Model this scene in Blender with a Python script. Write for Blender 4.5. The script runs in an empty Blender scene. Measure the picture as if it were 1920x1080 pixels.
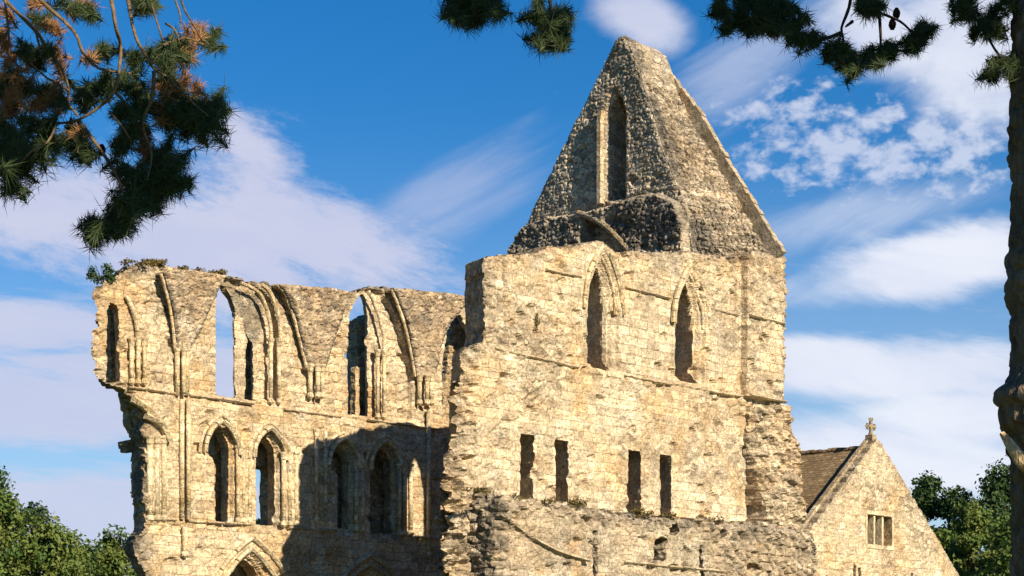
import bpy, math, random
import numpy as np
from mathutils import Matrix, Vector

random.seed(7)
RNG = np.random.default_rng(7)
sc = bpy.context.scene
col = sc.collection

# ------------------------------------------------------------------ camera frame
F, CX, HY, EYE = 4000.0, 960.0, 1320.0, 1.6
U = np.array([3640.0, 4000.0, 0.0]); U /= np.linalg.norm(U)      # along the long walls (away to the right)
V = np.array([-U[1], U[0], 0.0])                                 # across the transept (away to the left)
CAM = np.array([0.0, 0.0, EYE])

def ray(px, py):
    return np.array([(px-CX)/F, 1.0, (HY-py)/F])

def at(px, py, Y):
    return CAM + ray(px, py)*Y

class Plane:
    """vertical plane: a runs to the right, n points outward (towards the viewer's side)"""
    def __init__(self, adir, ndir, dist):
        self.a = adir; self.n = ndir; self.d = dist              # plane: p . (-n) = dist
        M = Matrix.Identity(4)
        o = -ndir*dist
        for i in range(3):
            M[i][0] = adir[i]; M[i][1] = -ndir[i]; M[i][2] = (0, 0, 1)[i]; M[i][3] = o[i]
        self.M = M
    def px(self, x, y):
        d = ray(x, y); m = -self.n
        t = (self.d - CAM.dot(m))/d.dot(m)
        p = CAM + d*t
        return (float(p.dot(self.a)), float(p[2]))
    def pts(self, L):
        return [self.px(x, y) for x, y in L]
    def off(self, k):
        return Plane(self.a, self.n, self.d - k)
    def world(self, a, dep, z):
        p = self.a*a - self.n*self.d + self.n*dep
        return np.array([p[0], p[1], z])

D_E, D_W = 55.07, 45.16
EAST = Plane(U, -V, D_E)
WEST = Plane(U, -V, D_W)
LOW = Plane(U, -V, D_W-1.1)
GAB = Plane(-V, -U, 62.0)
GABF = Plane(-V, -U, 64.2)
HOUSE = Plane(U, -V, 46.0)

# ------------------------------------------------------------------ object helpers
def link(o):
    col.objects.link(o); return o

def tag(o, label=None, cat=None, group=None, kind=None):
    if label: o['label'] = label
    if cat: o['category'] = cat
    if group: o['group'] = group
    if kind: o['kind'] = kind
    return o

def thing(name, loc, label, cat, group=None):
    o = link(bpy.data.objects.new(name, None))
    o.location = loc; o.empty_display_size = 0.5
    return tag(o, label, cat, group)

def setparent(o, parent):
    if parent is not None:
        o.parent = parent
        o.matrix_parent_inverse = world_of(parent).inverted()

def world_of(o):
    m = o.matrix_basis.copy()
    if o.parent:
        m = world_of(o.parent) @ o.matrix_parent_inverse @ m
    return m

def mkobj(name, verts, faces, mat, parent=None, M=None, smooth=False, attrs=None, mats=None, midx=None):
    me = bpy.data.meshes.new(name)
    if isinstance(verts, np.ndarray): verts = verts.tolist()
    if isinstance(faces, np.ndarray): faces = faces.tolist()
    me.from_pydata(verts, [], faces)
    if mats:
        for m in mats: me.materials.append(m)
        me.polygons.foreach_set('material_index', np.asarray(midx, dtype=np.int32))
    else:
        me.materials.append(mat)
    if attrs:
        for k, arr in attrs.items():
            a = me.attributes.new(k, 'FLOAT', 'POINT')
            a.data.foreach_set('value', np.asarray(arr, dtype=np.float32))
    if smooth:
        me.polygons.foreach_set('use_smooth', [True]*len(me.polygons))
    me.update()
    o = link(bpy.data.objects.new(name, me))
    if M is not None: o.matrix_basis = M
    setparent(o, parent)
    return o

class MB:
    def __init__(self): self.v = []; self.f = []
    def add(self, vs, fs):
        n = len(self.v); self.v += [tuple(map(float, p)) for p in vs]
        self.f += [tuple(i+n for i in f) for f in fs]
    def box(self, c, half, R=None):
        P = []
        for dz in (-1, 1):
            for dx, dy in ((-1, -1), (1, -1), (1, 1), (-1, 1)):
                q = np.array([dx*half[0], dy*half[1], dz*half[2]])
                if R is not None: q = R @ q
                P.append(q + np.array(c))
        self.add(P, [(3, 2, 1, 0), (4, 5, 6, 7), (0, 1, 5, 4), (1, 2, 6, 5), (2, 3, 7, 6), (3, 0, 4, 7)])
    def tube(self, pts, rad, n=8, cap=True, jit=0.0):
        pts = [np.array(p, float) for p in pts]
        if np.isscalar(rad): rad = [rad]*len(pts)
        rings = []; ref = None
        for i, p in enumerate(pts):
            a = pts[max(i-1, 0)]; b = pts[min(i+1, len(pts)-1)]
            t = b-a; t /= (np.linalg.norm(t)+1e-9)
            if ref is None:
                ref = np.array([0, 0, 1.0]) if abs(t[2]) < .9 else np.array([1.0, 0, 0])
            s = np.cross(t, ref); s /= (np.linalg.norm(s)+1e-9); w = np.cross(s, t); ref = w
            rings.append([p + (s*math.cos(k*2*math.pi/n)+w*math.sin(k*2*math.pi/n))*rad[i]*(1+random.uniform(-jit, jit)) for k in range(n)])
        vs = [q for r in rings for q in r]; fs = []
        for i in range(len(pts)-1):
            for k in range(n):
                k2 = (k+1) % n
                fs.append((i*n+k, i*n+k2, (i+1)*n+k2, (i+1)*n+k))
        if cap:
            fs.append(tuple(range(n-1, -1, -1))); m = (len(pts)-1)*n
            fs.append(tuple(m+k for k in range(n)))
        self.add(vs, fs)
    def sweep(self, pts, prof, plane=None):
        """prof: list of (side, out); path in plane (a,dep,z); side axis = in-plane normal"""
        n = len(prof); vs = []; fs = []
        P = [np.array(p, float) for p in pts]
        for i, p in enumerate(P):
            a = P[max(i-1, 0)]; b = P[min(i+1, len(P)-1)]
            t = np.array([b[0]-a[0], b[2]-a[2]]); t /= (np.linalg.norm(t)+1e-9)
            nn = np.array([-t[1], t[0]])
            for sd, ou in prof:
                vs.append(plane.world(p[0]+nn[0]*sd, p[1]+ou, p[2]+nn[1]*sd))
        for i in range(len(P)-1):
            for k in range(n):
                k2 = (k+1) % n
                fs.append((i*n+k, (i+1)*n+k, (i+1)*n+k2, i*n+k2))
        fs.append(tuple(range(n))); m = (len(P)-1)*n
        fs.append(tuple(m+k for k in range(n-1, -1, -1)))
        self.add(vs, fs)
    def build(self, name, mat, parent=None, smooth=False):
        return mkobj(name, self.v, self.f, mat, parent, smooth=smooth)

# ------------------------------------------------------------------ numpy noise
def _h(ix, iy, seed):
    n = (ix.astype(np.int64)*374761393 + iy.astype(np.int64)*668265263 + seed*974634777) & 0x7fffffff
    n = ((n ^ (n >> 13))*1274126177) & 0x7fffffff
    n = ((n ^ (n >> 16))*668265263) & 0x7fffffff
    return (n ^ (n >> 15)) % 65536/65535.0

def vnoise(x, y, seed=0):
    ix = np.floor(x); iy = np.floor(y); fx = x-ix; fy = y-iy
    fx = fx*fx*(3-2*fx); fy = fy*fy*(3-2*fy)
    a = _h(ix, iy, seed); b = _h(ix+1, iy, seed); c = _h(ix, iy+1, seed); d = _h(ix+1, iy+1, seed)
    return (a*(1-fx)+b*fx)*(1-fy)+(c*(1-fx)+d*fx)*fy

def fbm(x, y, seed=0, oct=4):
    s = 0; amp = .5; t = 0
    for i in range(oct):
        s = s+amp*vnoise(x, y, seed+i*17); t += amp; amp *= .5; x = x*2.03; y = y*2.03
    return s/t - .5

def worley(x, y, seed=0):
    ix = np.floor(x); iy = np.floor(y)
    f1 = np.full(x.shape, 9.0); f2 = np.full(x.shape, 9.0); idr = np.zeros(x.shape)
    for dx in (-1, 0, 1):
        for dy in (-1, 0, 1):
            cx = ix+dx; cy = iy+dy
            px = cx+_h(cx, cy, seed)*.9+.05; py = cy+_h(cx, cy, seed+5)*.9+.05
            d = np.hypot(px-x, py-y); r = _h(cx, cy, seed+9)
            m = d < f1
            f2 = np.where(m, f1, np.minimum(f2, d)); idr = np.where(m, r, idr); f1 = np.where(m, d, f1)
    return f1, f2, idr

def rubble(a, z, size, seed):
    """stones bulging out of a mortar bed, 0..1"""
    wx = a + fbm(a*2, z*2, seed+3)*.25*size; wz = z+fbm(a*2, z*2, seed+4)*.25*size
    f1, f2, r = worley(wx/(size*1.35), wz/size, seed)
    e = np.clip((f2-f1)*3.2, 0, 1)
    return e*(.45+.55*r)

def missing(a, z, size, seed, th=.93):
    """hollows where single stones have fallen out"""
    f1, f2, r = worley(a/(size*1.4), z/size, seed)
    return np.where(r > th, np.clip((f2-f1)*3, 0, 1), 0)

def embrasure(holes, k):
    H = [((min(p[0] for p in h_)+max(p[0] for p in h_))/2, (max(p[0] for p in h_)-min(p[0] for p in h_))/2, min(p[1] for p in h_), max(p[1] for p in h_)) for h_ in holes]
    def f(a, z):
        out = np.zeros(a.shape)
        for c, w, z0, z1 in H:
            near_ = (z > z0-.4) & (z < z1+.4)
            out = out+np.tanh((a-c)/(w*.6))*k*np.exp(-np.maximum(np.abs(a-c)-w, 0)/.5)*near_
        return out
    return f

def sstep(e0, e1, x):
    t = np.clip((x-e0)/(e1-e0), 0, 1); return t*t*(3-2*t)

def sdf_poly(A, Z, poly):
    """positive inside"""
    P = np.array(poly, float); Q = np.roll(P, -1, 0)
    d2 = np.full(A.shape, 1e18); ins = np.zeros(A.shape, bool)
    for (x0, y0), (x1, y1) in zip(P, Q):
        ex, ey = x1-x0, y1-y0; L = ex*ex+ey*ey+1e-12
        t = np.clip(((A-x0)*ex+(Z-y0)*ey)/L, 0, 1)
        d2 = np.minimum(d2, (A-x0-t*ex)**2+(Z-y0-t*ey)**2)
        c = (y0 > Z) != (y1 > Z)
        with np.errstate(divide='ignore', invalid='ignore'):
            xi = x0+(Z-y0)*ex/(ey if abs(ey) > 1e-12 else 1e-12)
        ins ^= c & (A < xi)
    d = np.sqrt(d2)
    return np.where(ins, d, -d)

def arch_pts(x0, x1, zs, za, n=12):
    """pointed arch from left spring (x0,zs) over the apex to the right spring"""
    w = (x1-x0)/2; r = max(za-zs, w*1.001); R = (w*w+r*r)/(2*w); xc = (x0+x1)/2
    th = math.asin(min(1, r/R)); L = []
    for i in range(n+1):
        t = th*i/n
        L.append((x0+R-R*math.cos(t), zs+R*math.sin(t)))
    return L + [(2*xc-x, z) for x, z in L[-2::-1]]

def lancet(x0, x1, z0, zs, za, n=12):
    return [(x0, z0)] + arch_pts(x0, x1, zs, za, n) + [(x1, z0)]

def hfield(name, pl, parent, outer, holes=(), depth=None, thick=1.0, h=0.07, mat=None, rag=0.1, hrag=0.02,
           attr=None, srag=0.06, seed=1, ragfn=None, bounds=None, splay=None, thickfn=None):
    """a thick masonry mass: displaced front, flat back and rough side faces along every edge and opening"""
    O = np.array(outer)
    a0, z0 = O.min(0)-.5; a1, z1 = O.max(0)+.5
    if bounds: a0, a1, z0, z1 = bounds
    na = int((a1-a0)/h)+1; nz = int((z1-z0)/h)+1
    A, Z = np.meshgrid(a0+np.arange(na)*h, z0+np.arange(nz)*h, indexing='ij')
    so = sdf_poly(A, Z, outer)
    rn = fbm(A*1.1, Z*1.1, seed+40, 3)*1.4+fbm(A*4.2, Z*4.2, seed+50, 2)*.6
    f1, f2, rr = worley(A/.3, Z/.24, seed+60)
    rn = rn+(rr-.5)*.6
    R = rag if ragfn is None else ragfn(A, Z)
    sol = so + rn*R*1.5 - .2*R
    shole = np.full(A.shape, -9.0)
    for hp in holes:
        shole = np.maximum(shole, sdf_poly(A, Z, hp))
    hn = fbm(A*5, Z*5, seed+70, 2)+(rr-.5)*.5
    sol = np.minimum(sol, -shole + hn*hrag)
    ga, gz = np.gradient(sol, h)
    g2 = ga*ga+gz*gz+1e-6
    near = np.abs(sol) < .55*h
    mv = np.where(near, np.clip(-sol/np.sqrt(g2), -.55*h, .55*h), 0)
    gl = np.sqrt(g2)
    PA = A+mv*ga/gl; PZ = Z+mv*gz/gl
    ok = (sol >= 0) | near
    cell = ok[:-1, :-1] & ok[1:, :-1] & ok[1:, 1:] & ok[:-1, 1:]
    dep = depth(A, Z, np.maximum(so, 0), -shole) if depth is not None else np.zeros(A.shape)
    used = np.zeros(A.shape, bool)
    used[:-1, :-1] |= cell; used[1:, :-1] |= cell; used[1:, 1:] |= cell; used[:-1, 1:] |= cell
    idx = -np.ones(A.shape, int); idx[used] = np.arange(used.sum())
    n = int(used.sum())
    fa, fz, fd = PA[used], PZ[used], dep[used]
    front = np.stack([fa, -fd, fz], 1)
    tk = thickfn(fa, fz) if thickfn is not None else np.full(n, thick)
    bs = splay(fa, fz) if splay is not None else np.zeros(n)
    back = np.stack([fa+bs, tk+.15*fbm(fa, fz, seed+80), fz], 1)
    i, j = np.nonzero(cell)
    q = np.stack([idx[i, j], idx[i+1, j], idx[i+1, j+1], idx[i, j+1]], 1)
    faces = [q, q[:, ::-1]+n]
    # boundary edges, ordered so that the side faces look outward
    E = []
    c = np.zeros((na+1, nz+1), bool); c[1:na, 1:nz] = cell
    for di, dj, p, r in ((0, -1, (0, 0), (1, 0)), (1, 0, (1, 0), (1, 1)), (0, 1, (1, 1), (0, 1)), (-1, 0, (0, 1), (0, 0))):
        nb = c[i+1+di, j+1+dj]
        m = ~nb
        E.append(np.stack([idx[i[m]+p[0], j[m]+p[1]], idx[i[m]+r[0], j[m]+r[1]]], 1))
    E = np.concatenate(E)
    bv = np.unique(E); pos = -np.ones(n, int); pos[bv] = np.arange(len(bv))
    seg = max(2, int(thick/.13)); nb_ = len(bv)
    gla = (ga/gl)[used][bv]; glz = (gz/gl)[used][bv]
    rings = []; base = 2*n
    for k in range(1, seg):
        t = k/seg
        y = -fd[bv]*(1-t)+tk[bv]*t
        s = fa[bv]*.9+fz[bv]*1.1
        nz_ = (fbm(s*3+7, y*4, seed+90, 3)*1.6+(worley(s/.3, y/.3, seed+91)[2]-.5)*.7)*srag
        rings.append(np.stack([fa[bv]+bs[bv]*t+gla*nz_, y, fz[bv]+glz*nz_], 1))
    verts = np.concatenate([front, back]+rings) if rings else np.concatenate([front, back])
    def rid(k, v):
        if k == 0: return v
        if k == seg: return v+n
        return base+(k-1)*nb_+pos[v]
    for k in range(seg):
        faces.append(np.stack([rid(k, E[:, 1]), rid(k, E[:, 0]), rid(k+1, E[:, 0]), rid(k+1, E[:, 1])], 1))
    faces = np.concatenate(faces)
    attrs = None
    if attr is not None:
        D = attr(A, Z, np.maximum(so, 0), -shole); attrs = {}
        for k_, arr in D.items():
            arr = np.broadcast_to(arr, A.shape)[used]
            side = np.maximum(arr[bv], .5) if k_ == 'rub' else arr[bv]
            attrs[k_] = np.concatenate([arr, arr]+[side]*(seg-1))
    return mkobj(name, verts, faces, mat, parent, pl.M, attrs=attrs)

# ------------------------------------------------------------------ materials
class NT:
    def __init__(self, name):
        self.m = bpy.data.materials.new(name); self.m.use_nodes = True
        self.t = self.m.node_tree; self.b = self.t.nodes['Principled BSDF']
    def n(self, typ, **kw):
        nd = self.t.nodes.new(typ)
        for k, v in kw.items():
            setattr(nd, k, v)
        return nd
    def l(self, a, b): self.t.links.new(a, b)
    def put(self, sock, v):
        if hasattr(v, 'links') or isinstance(v, bpy.types.NodeSocket): self.l(v, sock)
        else: sock.default_value = v
    def math(self, op, a, b=None, c=None, clamp=False):
        nd = self.n('ShaderNodeMath', operation=op); nd.use_clamp = clamp
        self.put(nd.inputs[0], a)
        if b is not None: self.put(nd.inputs[1], b)
        if c is not None: self.put(nd.inputs[2], c)
        return nd.outputs[0]
    def mr(self, v, a, b, c=0.0, d=1.0, smooth=True):
        nd = self.n('ShaderNodeMapRange'); nd.interpolation_type = 'SMOOTHSTEP' if smooth else 'LINEAR'
        self.put(nd.inputs[0], v); nd.inputs[1].default_value = a; nd.inputs[2].default_value = b
        nd.inputs[3].default_value = c; nd.inputs[4].default_value = d
        return nd.outputs[0]
    def mix(self, f, a, b, mode='MIX'):
        nd = self.n('ShaderNodeMix', data_type='RGBA', blend_type=mode)
        self.put(nd.inputs[0], f); self.put(nd.inputs[6], a); self.put(nd.inputs[7], b)
        return nd.outputs[2]
    def noise(self, vec, scale, detail=4.0, rough=.55, dist=0.0):
        nd = self.n('ShaderNodeTexNoise'); nd.inputs['Scale'].default_value = scale
        nd.inputs['Detail'].default_value = detail; nd.inputs['Roughness'].default_value = rough
        nd.inputs['Distortion'].default_value = dist
        if vec is not None: self.l(vec, nd.inputs['Vector'])
        return nd.outputs['Fac']
    def scale(self, vec, s):
        nd = self.n('ShaderNodeVectorMath', operation='MULTIPLY'); self.l(vec, nd.inputs[0]); nd.inputs[1].default_value = s
        return nd.outputs[0]
    def grey(self, v):
        nd = self.n('ShaderNodeCombineColor'); 
        for k in range(3): self.l(v, nd.inputs[k])
        return nd.outputs[0]

def c4(r, g, b): return (r, g, b, 1.0)

def stone(name, A=(.61, .49, .32), B=(.54, .37, .19), C=(.42, .36, .28), rub_default=None, gain=1.0, joint=.60, stain_shade_col=(.088, .084, .076)):
    N = NT(name)
    tc = N.n('ShaderNodeTexCoord').outputs['Object']
    sep = N.n('ShaderNodeSeparateXYZ'); N.l(tc, sep.inputs[0])
    cmb = N.n('ShaderNodeCombineXYZ')
    N.l(N.math('ADD', sep.outputs[0], N.math('MULTIPLY', sep.outputs[1], .9)), cmb.inputs[0]); N.l(sep.outputs[2], cmb.inputs[1])
    p2 = cmb.outputs[0]
    nz = N.noise(p2, .9, 4, .6, .4)
    patch = N.noise(tc, .42, 5, .62, .6)
    patch2 = N.noise(tc, 1.3, 5, .65, .3)
    base = N.mix(N.mr(patch, .42, .66), c4(*A), c4(*B))
    base = N.mix(N.math('MULTIPLY', N.mr(patch2, .52, .70), .6), base, c4(*C))
    rust = N.math('MULTIPLY', N.mr(N.noise(tc, .75, 5, .7, .7), .56, .70), .6)
    base = N.mix(rust, base, c4(.52, .31, .12))
    pale = N.math('MULTIPLY', N.mr(N.noise(N.scale(tc, (1.0, 1.0, 1.7)), .95, 5, .65, .2), .55, .68), .55)
    base = N.mix(pale, base, c4(.74, .66, .50))
    # coursed blocks
    wv = N.n('ShaderNodeVectorMath', operation='ADD'); N.l(p2, wv.inputs[0])
    wob = N.n('ShaderNodeTexNoise'); wob.inputs['Scale'].default_value = 1.6; wob.inputs['Detail'].default_value = 2; N.l(p2, wob.inputs['Vector'])
    wsc = N.n('ShaderNodeVectorMath', operation='SCALE'); N.l(wob.outputs['Color'], wsc.inputs[0]); wsc.inputs['Scale'].default_value = .09
    N.l(wsc.outputs[0], wv.inputs[1])
    br = N.n('ShaderNodeTexBrick'); N.l(wv.outputs[0], br.inputs['Vector'])
    br.inputs['Color1'].default_value = c4(.72, .72, .72); br.inputs['Color2'].default_value = c4(1.17, 1.17, 1.17)
    br.inputs['Mortar'].default_value = c4(joint, joint, joint); br.inputs['Scale'].default_value = 1.0
    br.inputs['Mortar Size'].default_value = .013; br.inputs['Mortar Smooth'].default_value = .6
    br.inputs['Brick Width'].default_value = .66; br.inputs['Row Height'].default_value = .31
    br.offset_frequency = 2; br.squash = .7; br.squash_frequency = 3
    # rubble stones
    vo = N.n('ShaderNodeTexVoronoi'); vo.feature = 'F1'; N.l(N.scale(wv.outputs[0], (3.6, 5.2, 1)), vo.inputs['Vector']); vo.inputs['Scale'].default_value = 1.0
    ve = N.n('ShaderNodeTexVoronoi'); ve.feature = 'DISTANCE_TO_EDGE'; N.l(N.scale(wv.outputs[0], (3.6, 5.2, 1)), ve.inputs['Vector']); ve.inputs['Scale'].default_value = 1.0
    sv = N.n('ShaderNodeSeparateColor'); N.l(vo.outputs['Color'], sv.inputs[0])
    rb = N.math('MULTIPLY', N.mr(sv.outputs[0], 0, 1, .52, 1.28, False), N.mr(ve.outputs['Distance'], .0, .14, .66, 1.0))
    if rub_default is None:
        at_ = N.n('ShaderNodeAttribute', attribute_name='rub'); rub = N.math('ADD', at_.outputs['Fac'], N.mr(nz, .48, .62, -.15, .35), clamp=True)
    else:
        rub = rub_default
    var = N.mix(rub, br.outputs['Color'], N.grey(rb))
    colr = N.mix(1.0, base, var, 'MULTIPLY')
    colr = N.mix(N.math('MULTIPLY', rub, .35), colr, N.mix(1.0, c4(.36, .28, .19), var, 'MULTIPLY'))
    # fine grain, pits and lichen
    g1 = N.noise(tc, 11, 5, .7); g2 = N.noise(tc, 34, 3, .7)
    colr = N.mix(1.0, colr, N.grey(N.math('MULTIPLY', N.mr(g1, .30, .70, .60, 1.30), N.mr(g2, .28, .72, .66, 1.26))), 'MULTIPLY')
    colr = N.mix(1.0, colr, N.grey(N.mr(N.noise(tc, 2.6, 4, .6), .32, .66, .82, 1.13)), 'MULTIPLY')
    pits = N.math('MULTIPLY', N.mr(N.noise(tc, 5.2, 4, .7, .5), .60, .68), .8)
    colr = N.mix(pits, colr, c4(.12, .09, .055))
    lich = N.math('MULTIPLY', N.mr(N.noise(tc, 2.1, 6, .7, .8), .62, .71), .35)
    colr = N.mix(lich, colr, c4(.17, .155, .12))
    strk = N.math('MULTIPLY', N.mr(N.noise(N.scale(p2, (2.6, .28, 1)), 1.0, 4, .6), .56, .72), .32)
    colr = N.mix(strk, colr, c4(.25, .19, .12))
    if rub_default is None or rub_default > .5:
        st = N.n('ShaderNodeAttribute', attribute_name='stain_shade')  # vertex mask: weather stains, plus some shade painted on the arcaded wall
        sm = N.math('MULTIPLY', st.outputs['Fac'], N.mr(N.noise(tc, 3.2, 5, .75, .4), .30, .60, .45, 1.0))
        colr = N.mix(N.math('MULTIPLY', sm, .92), colr, N.mix(1.0, c4(*stain_shade_col), N.grey(N.math('MULTIPLY', rb, N.mr(g1, .3, .7, .5, 1.7))), 'MULTIPLY'))
    if gain != 1.0: colr = N.mix(1.0, colr, c4(gain, gain, gain), 'MULTIPLY')
    N.l(colr, N.b.inputs['Base Color'])
    N.b.inputs['Roughness'].default_value = .95; N.b.inputs['Specular IOR Level'].default_value = .15
    hgt = N.math('ADD', N.math('MULTIPLY', g1, .5), N.math('MULTIPLY', N.noise(tc, 4, 4, .6), 1.0))
    hgt = N.math('ADD', hgt, N.math('MULTIPLY', N.grey_to(var) if False else var, .35))
    bp = N.n('ShaderNodeBump'); bp.inputs['Strength'].default_value = 1.0; bp.inputs['Distance'].default_value = .10
    N.l(hgt, bp.inputs['Height']); N.l(bp.outputs[0], N.b.inputs['Normal'])
    return N.m

M_STONE = stone('limestone')
M_STONE2 = stone('pale_limestone', A=(.65, .53, .355), B=(.59, .41, .22), C=(.46, .395, .315))
M_GABLE = stone('weathered_rubble', A=(.68, .58, .43), B=(.58, .47, .32), C=(.52, .46, .38))
M_LOW = stone('grey_brown_rubble', A=(.52, .43, .30), B=(.50, .38, .24), C=(.38, .33, .26))
M_SLOPE = stone('broken_rubble', A=(.58, .485, .35), B=(.50, .385, .25), C=(.42, .37, .29))
M_COPE2 = stone('string_stone', A=(.56, .45, .29), B=(.48, .36, .20), C=(.38, .32, .24), rub_default=0.2)
M_DRESS = stone('dressed_stone', A=(.68, .56, .36), B=(.60, .44, .23), C=(.42, .36, .27), rub_default=0.0, joint=.8)
M_COPE = stone('coping_stone', A=(.45, .37, .25), B=(.40, .30, .17), C=(.30, .27, .22), rub_default=0.3)

def simple_mat(name, c1, c2, scale=8.0, bump=.3, rough=.9, spec=.2, trans=0.0, attr=None, c3=None, stretch=None):
    N = NT(name)
    tc = N.n('ShaderNodeTexCoord').outputs['Object']
    v = N.scale(tc, stretch) if stretch else tc
    f = N.noise(v, scale, 5, .65, .3)
    cc = N.mix(N.mr(f, .3, .7), c4(*c1), c4(*c2))
    if attr:
        a = N.n('ShaderNodeAttribute', attribute_name=attr).outputs['Fac']
        cc = N.mix(a, cc, c4(*c3))
    N.l(cc, N.b.inputs['Base Color']); N.b.inputs['Roughness'].default_value = rough
    N.b.inputs['Specular IOR Level'].default_value = spec
    if bump:
        bp = N.n('ShaderNodeBump'); bp.inputs['Strength'].default_value = bump; bp.inputs['Distance'].default_value = .05
        N.l(N.noise(v, scale*2.5, 4, .7), bp.inputs['Height']); N.l(bp.outputs[0], N.b.inputs['Normal'])
    if trans:
        tr = N.n('ShaderNodeBsdfTranslucent'); N.l(cc, tr.inputs['Color'])
        mx = N.n('ShaderNodeMixShader'); mx.inputs[0].default_value = trans
        N.l(N.b.outputs[0], mx.inputs[1]); N.l(tr.outputs[0], mx.inputs[2])
        out = [n for n in N.t.nodes if n.type == 'OUTPUT_MATERIAL'][0]; N.l(mx.outputs[0], out.inputs[0])
    return N.m

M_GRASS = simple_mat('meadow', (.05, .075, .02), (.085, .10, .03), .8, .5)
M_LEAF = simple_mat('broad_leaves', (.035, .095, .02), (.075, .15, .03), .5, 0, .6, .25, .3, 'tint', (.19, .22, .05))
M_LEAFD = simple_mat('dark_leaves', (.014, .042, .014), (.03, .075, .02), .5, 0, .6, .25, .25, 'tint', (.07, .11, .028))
M_WOOD = simple_mat('tree_bark', (.06, .045, .03), (.12, .09, .06), 6, .6)
M_BARK = simple_mat('pine_bark', (.13, .10, .068), (.30, .23, .16), 9, .9, .95, .1, stretch=(1, 1, .45))
M_TWIG = simple_mat('pine_twig', (.10, .065, .035), (.22, .15, .08), 22, .5)
M_TWIGD = simple_mat('dark_pine_twig', (.035, .026, .018), (.075, .055, .038), 22, .5)
M_NEED = simple_mat('pine_needles', (.016, .036, .016), (.032, .062, .022), 6, 0, .55, .25, .15, 'tint', (.085, .105, .03))
M_BROWN = simple_mat('dead_pine_needles', (.34, .165, .065), (.46, .26, .12), 7, 0, .7, .1, .25, 'tint', (.16, .075, .03))
M_CONE = simple_mat('pine_cone', (.02, .015, .01), (.05, .035, .025), 30, .8)
M_PLANT = simple_mat('wall_herbs', (.06, .065, .018), (.11, .085, .03), 5, 0, .8, .1, .2, 'tint', (.20, .15, .05))
M_PLANTG = simple_mat('green_wall_shrub', (.02, .055, .022), (.045, .085, .03), 5, 0, .7, .2, .2, 'tint', (.07, .11, .04))
M_WOODRAW = simple_mat('torn_wood', (.60, .44, .25), (.45, .28, .13), 12, .6, stretch=(1, 1, .3))

def tile_mat():
    N = NT('stone_roof_tiles')
    tc = N.n('ShaderNodeTexCoord').outputs['Object']
    br = N.n('ShaderNodeTexBrick'); N.l(tc, br.inputs['Vector']); br.inputs['Scale'].default_value = 1
    br.inputs['Brick Width'].default_value = .28; br.inputs['Row Height'].default_value = .17
    br.inputs['Color1'].default_value = c4(.7, .7, .7); br.inputs['Color2'].default_value = c4(1.2, 1.2, 1.2)
    br.inputs['Mortar'].default_value = c4(.35, .35, .35); br.inputs['Mortar Size'].default_value = .014
    b = N.mix(N.mr(N.noise(tc, .6, 5, .65), .35, .65), c4(.235, .16, .085), c4(.31, .225, .13))
    b = N.mix(1.0, b, br.outputs['Color'], 'MULTIPLY')
    b = N.mix(1.0, b, N.grey(N.mr(N.noise(tc, 9, 4, .7), .3, .7, .65, 1.3)), 'MULTIPLY')
    N.l(b, N.b.inputs['Base Color']); N.b.inputs['Roughness'].default_value = .9; N.b.inputs['Specular IOR Level'].default_value = .1
    bp = N.n('ShaderNodeBump'); bp.inputs['Strength'].default_value = .7; bp.inputs['Distance'].default_value = .04
    N.l(br.outputs['Color'], bp.inputs['Height']); N.l(bp.outputs[0], N.b.inputs['Normal'])
    return N.m
M_TILE = tile_mat()
M_DARKGLASS = simple_mat('leaded_glass', (.10, .085, .065), (.20, .165, .12), 5, .1, .3, .4)

# ------------------------------------------------------------------ sky and light
SUN_AZ_OFF, SUN_EL = 7.0, 29.5
sd = -V*math.cos(math.radians(SUN_AZ_OFF)) - U*math.sin(math.radians(SUN_AZ_OFF))
sd = sd*math.cos(math.radians(SUN_EL)) + np.array([0, 0, math.sin(math.radians(SUN_EL))])
sun = bpy.data.lights.new('sun', 'SUN'); sun.energy = 5.0; sun.angle = math.radians(.5); sun.color = (1.0, .86, .66)
so_ = link(bpy.data.objects.new('sun', sun)); so_.rotation_euler = Vector(sd).to_track_quat('Z', 'Y').to_euler(); so_.location = (30, -30, 40)

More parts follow.
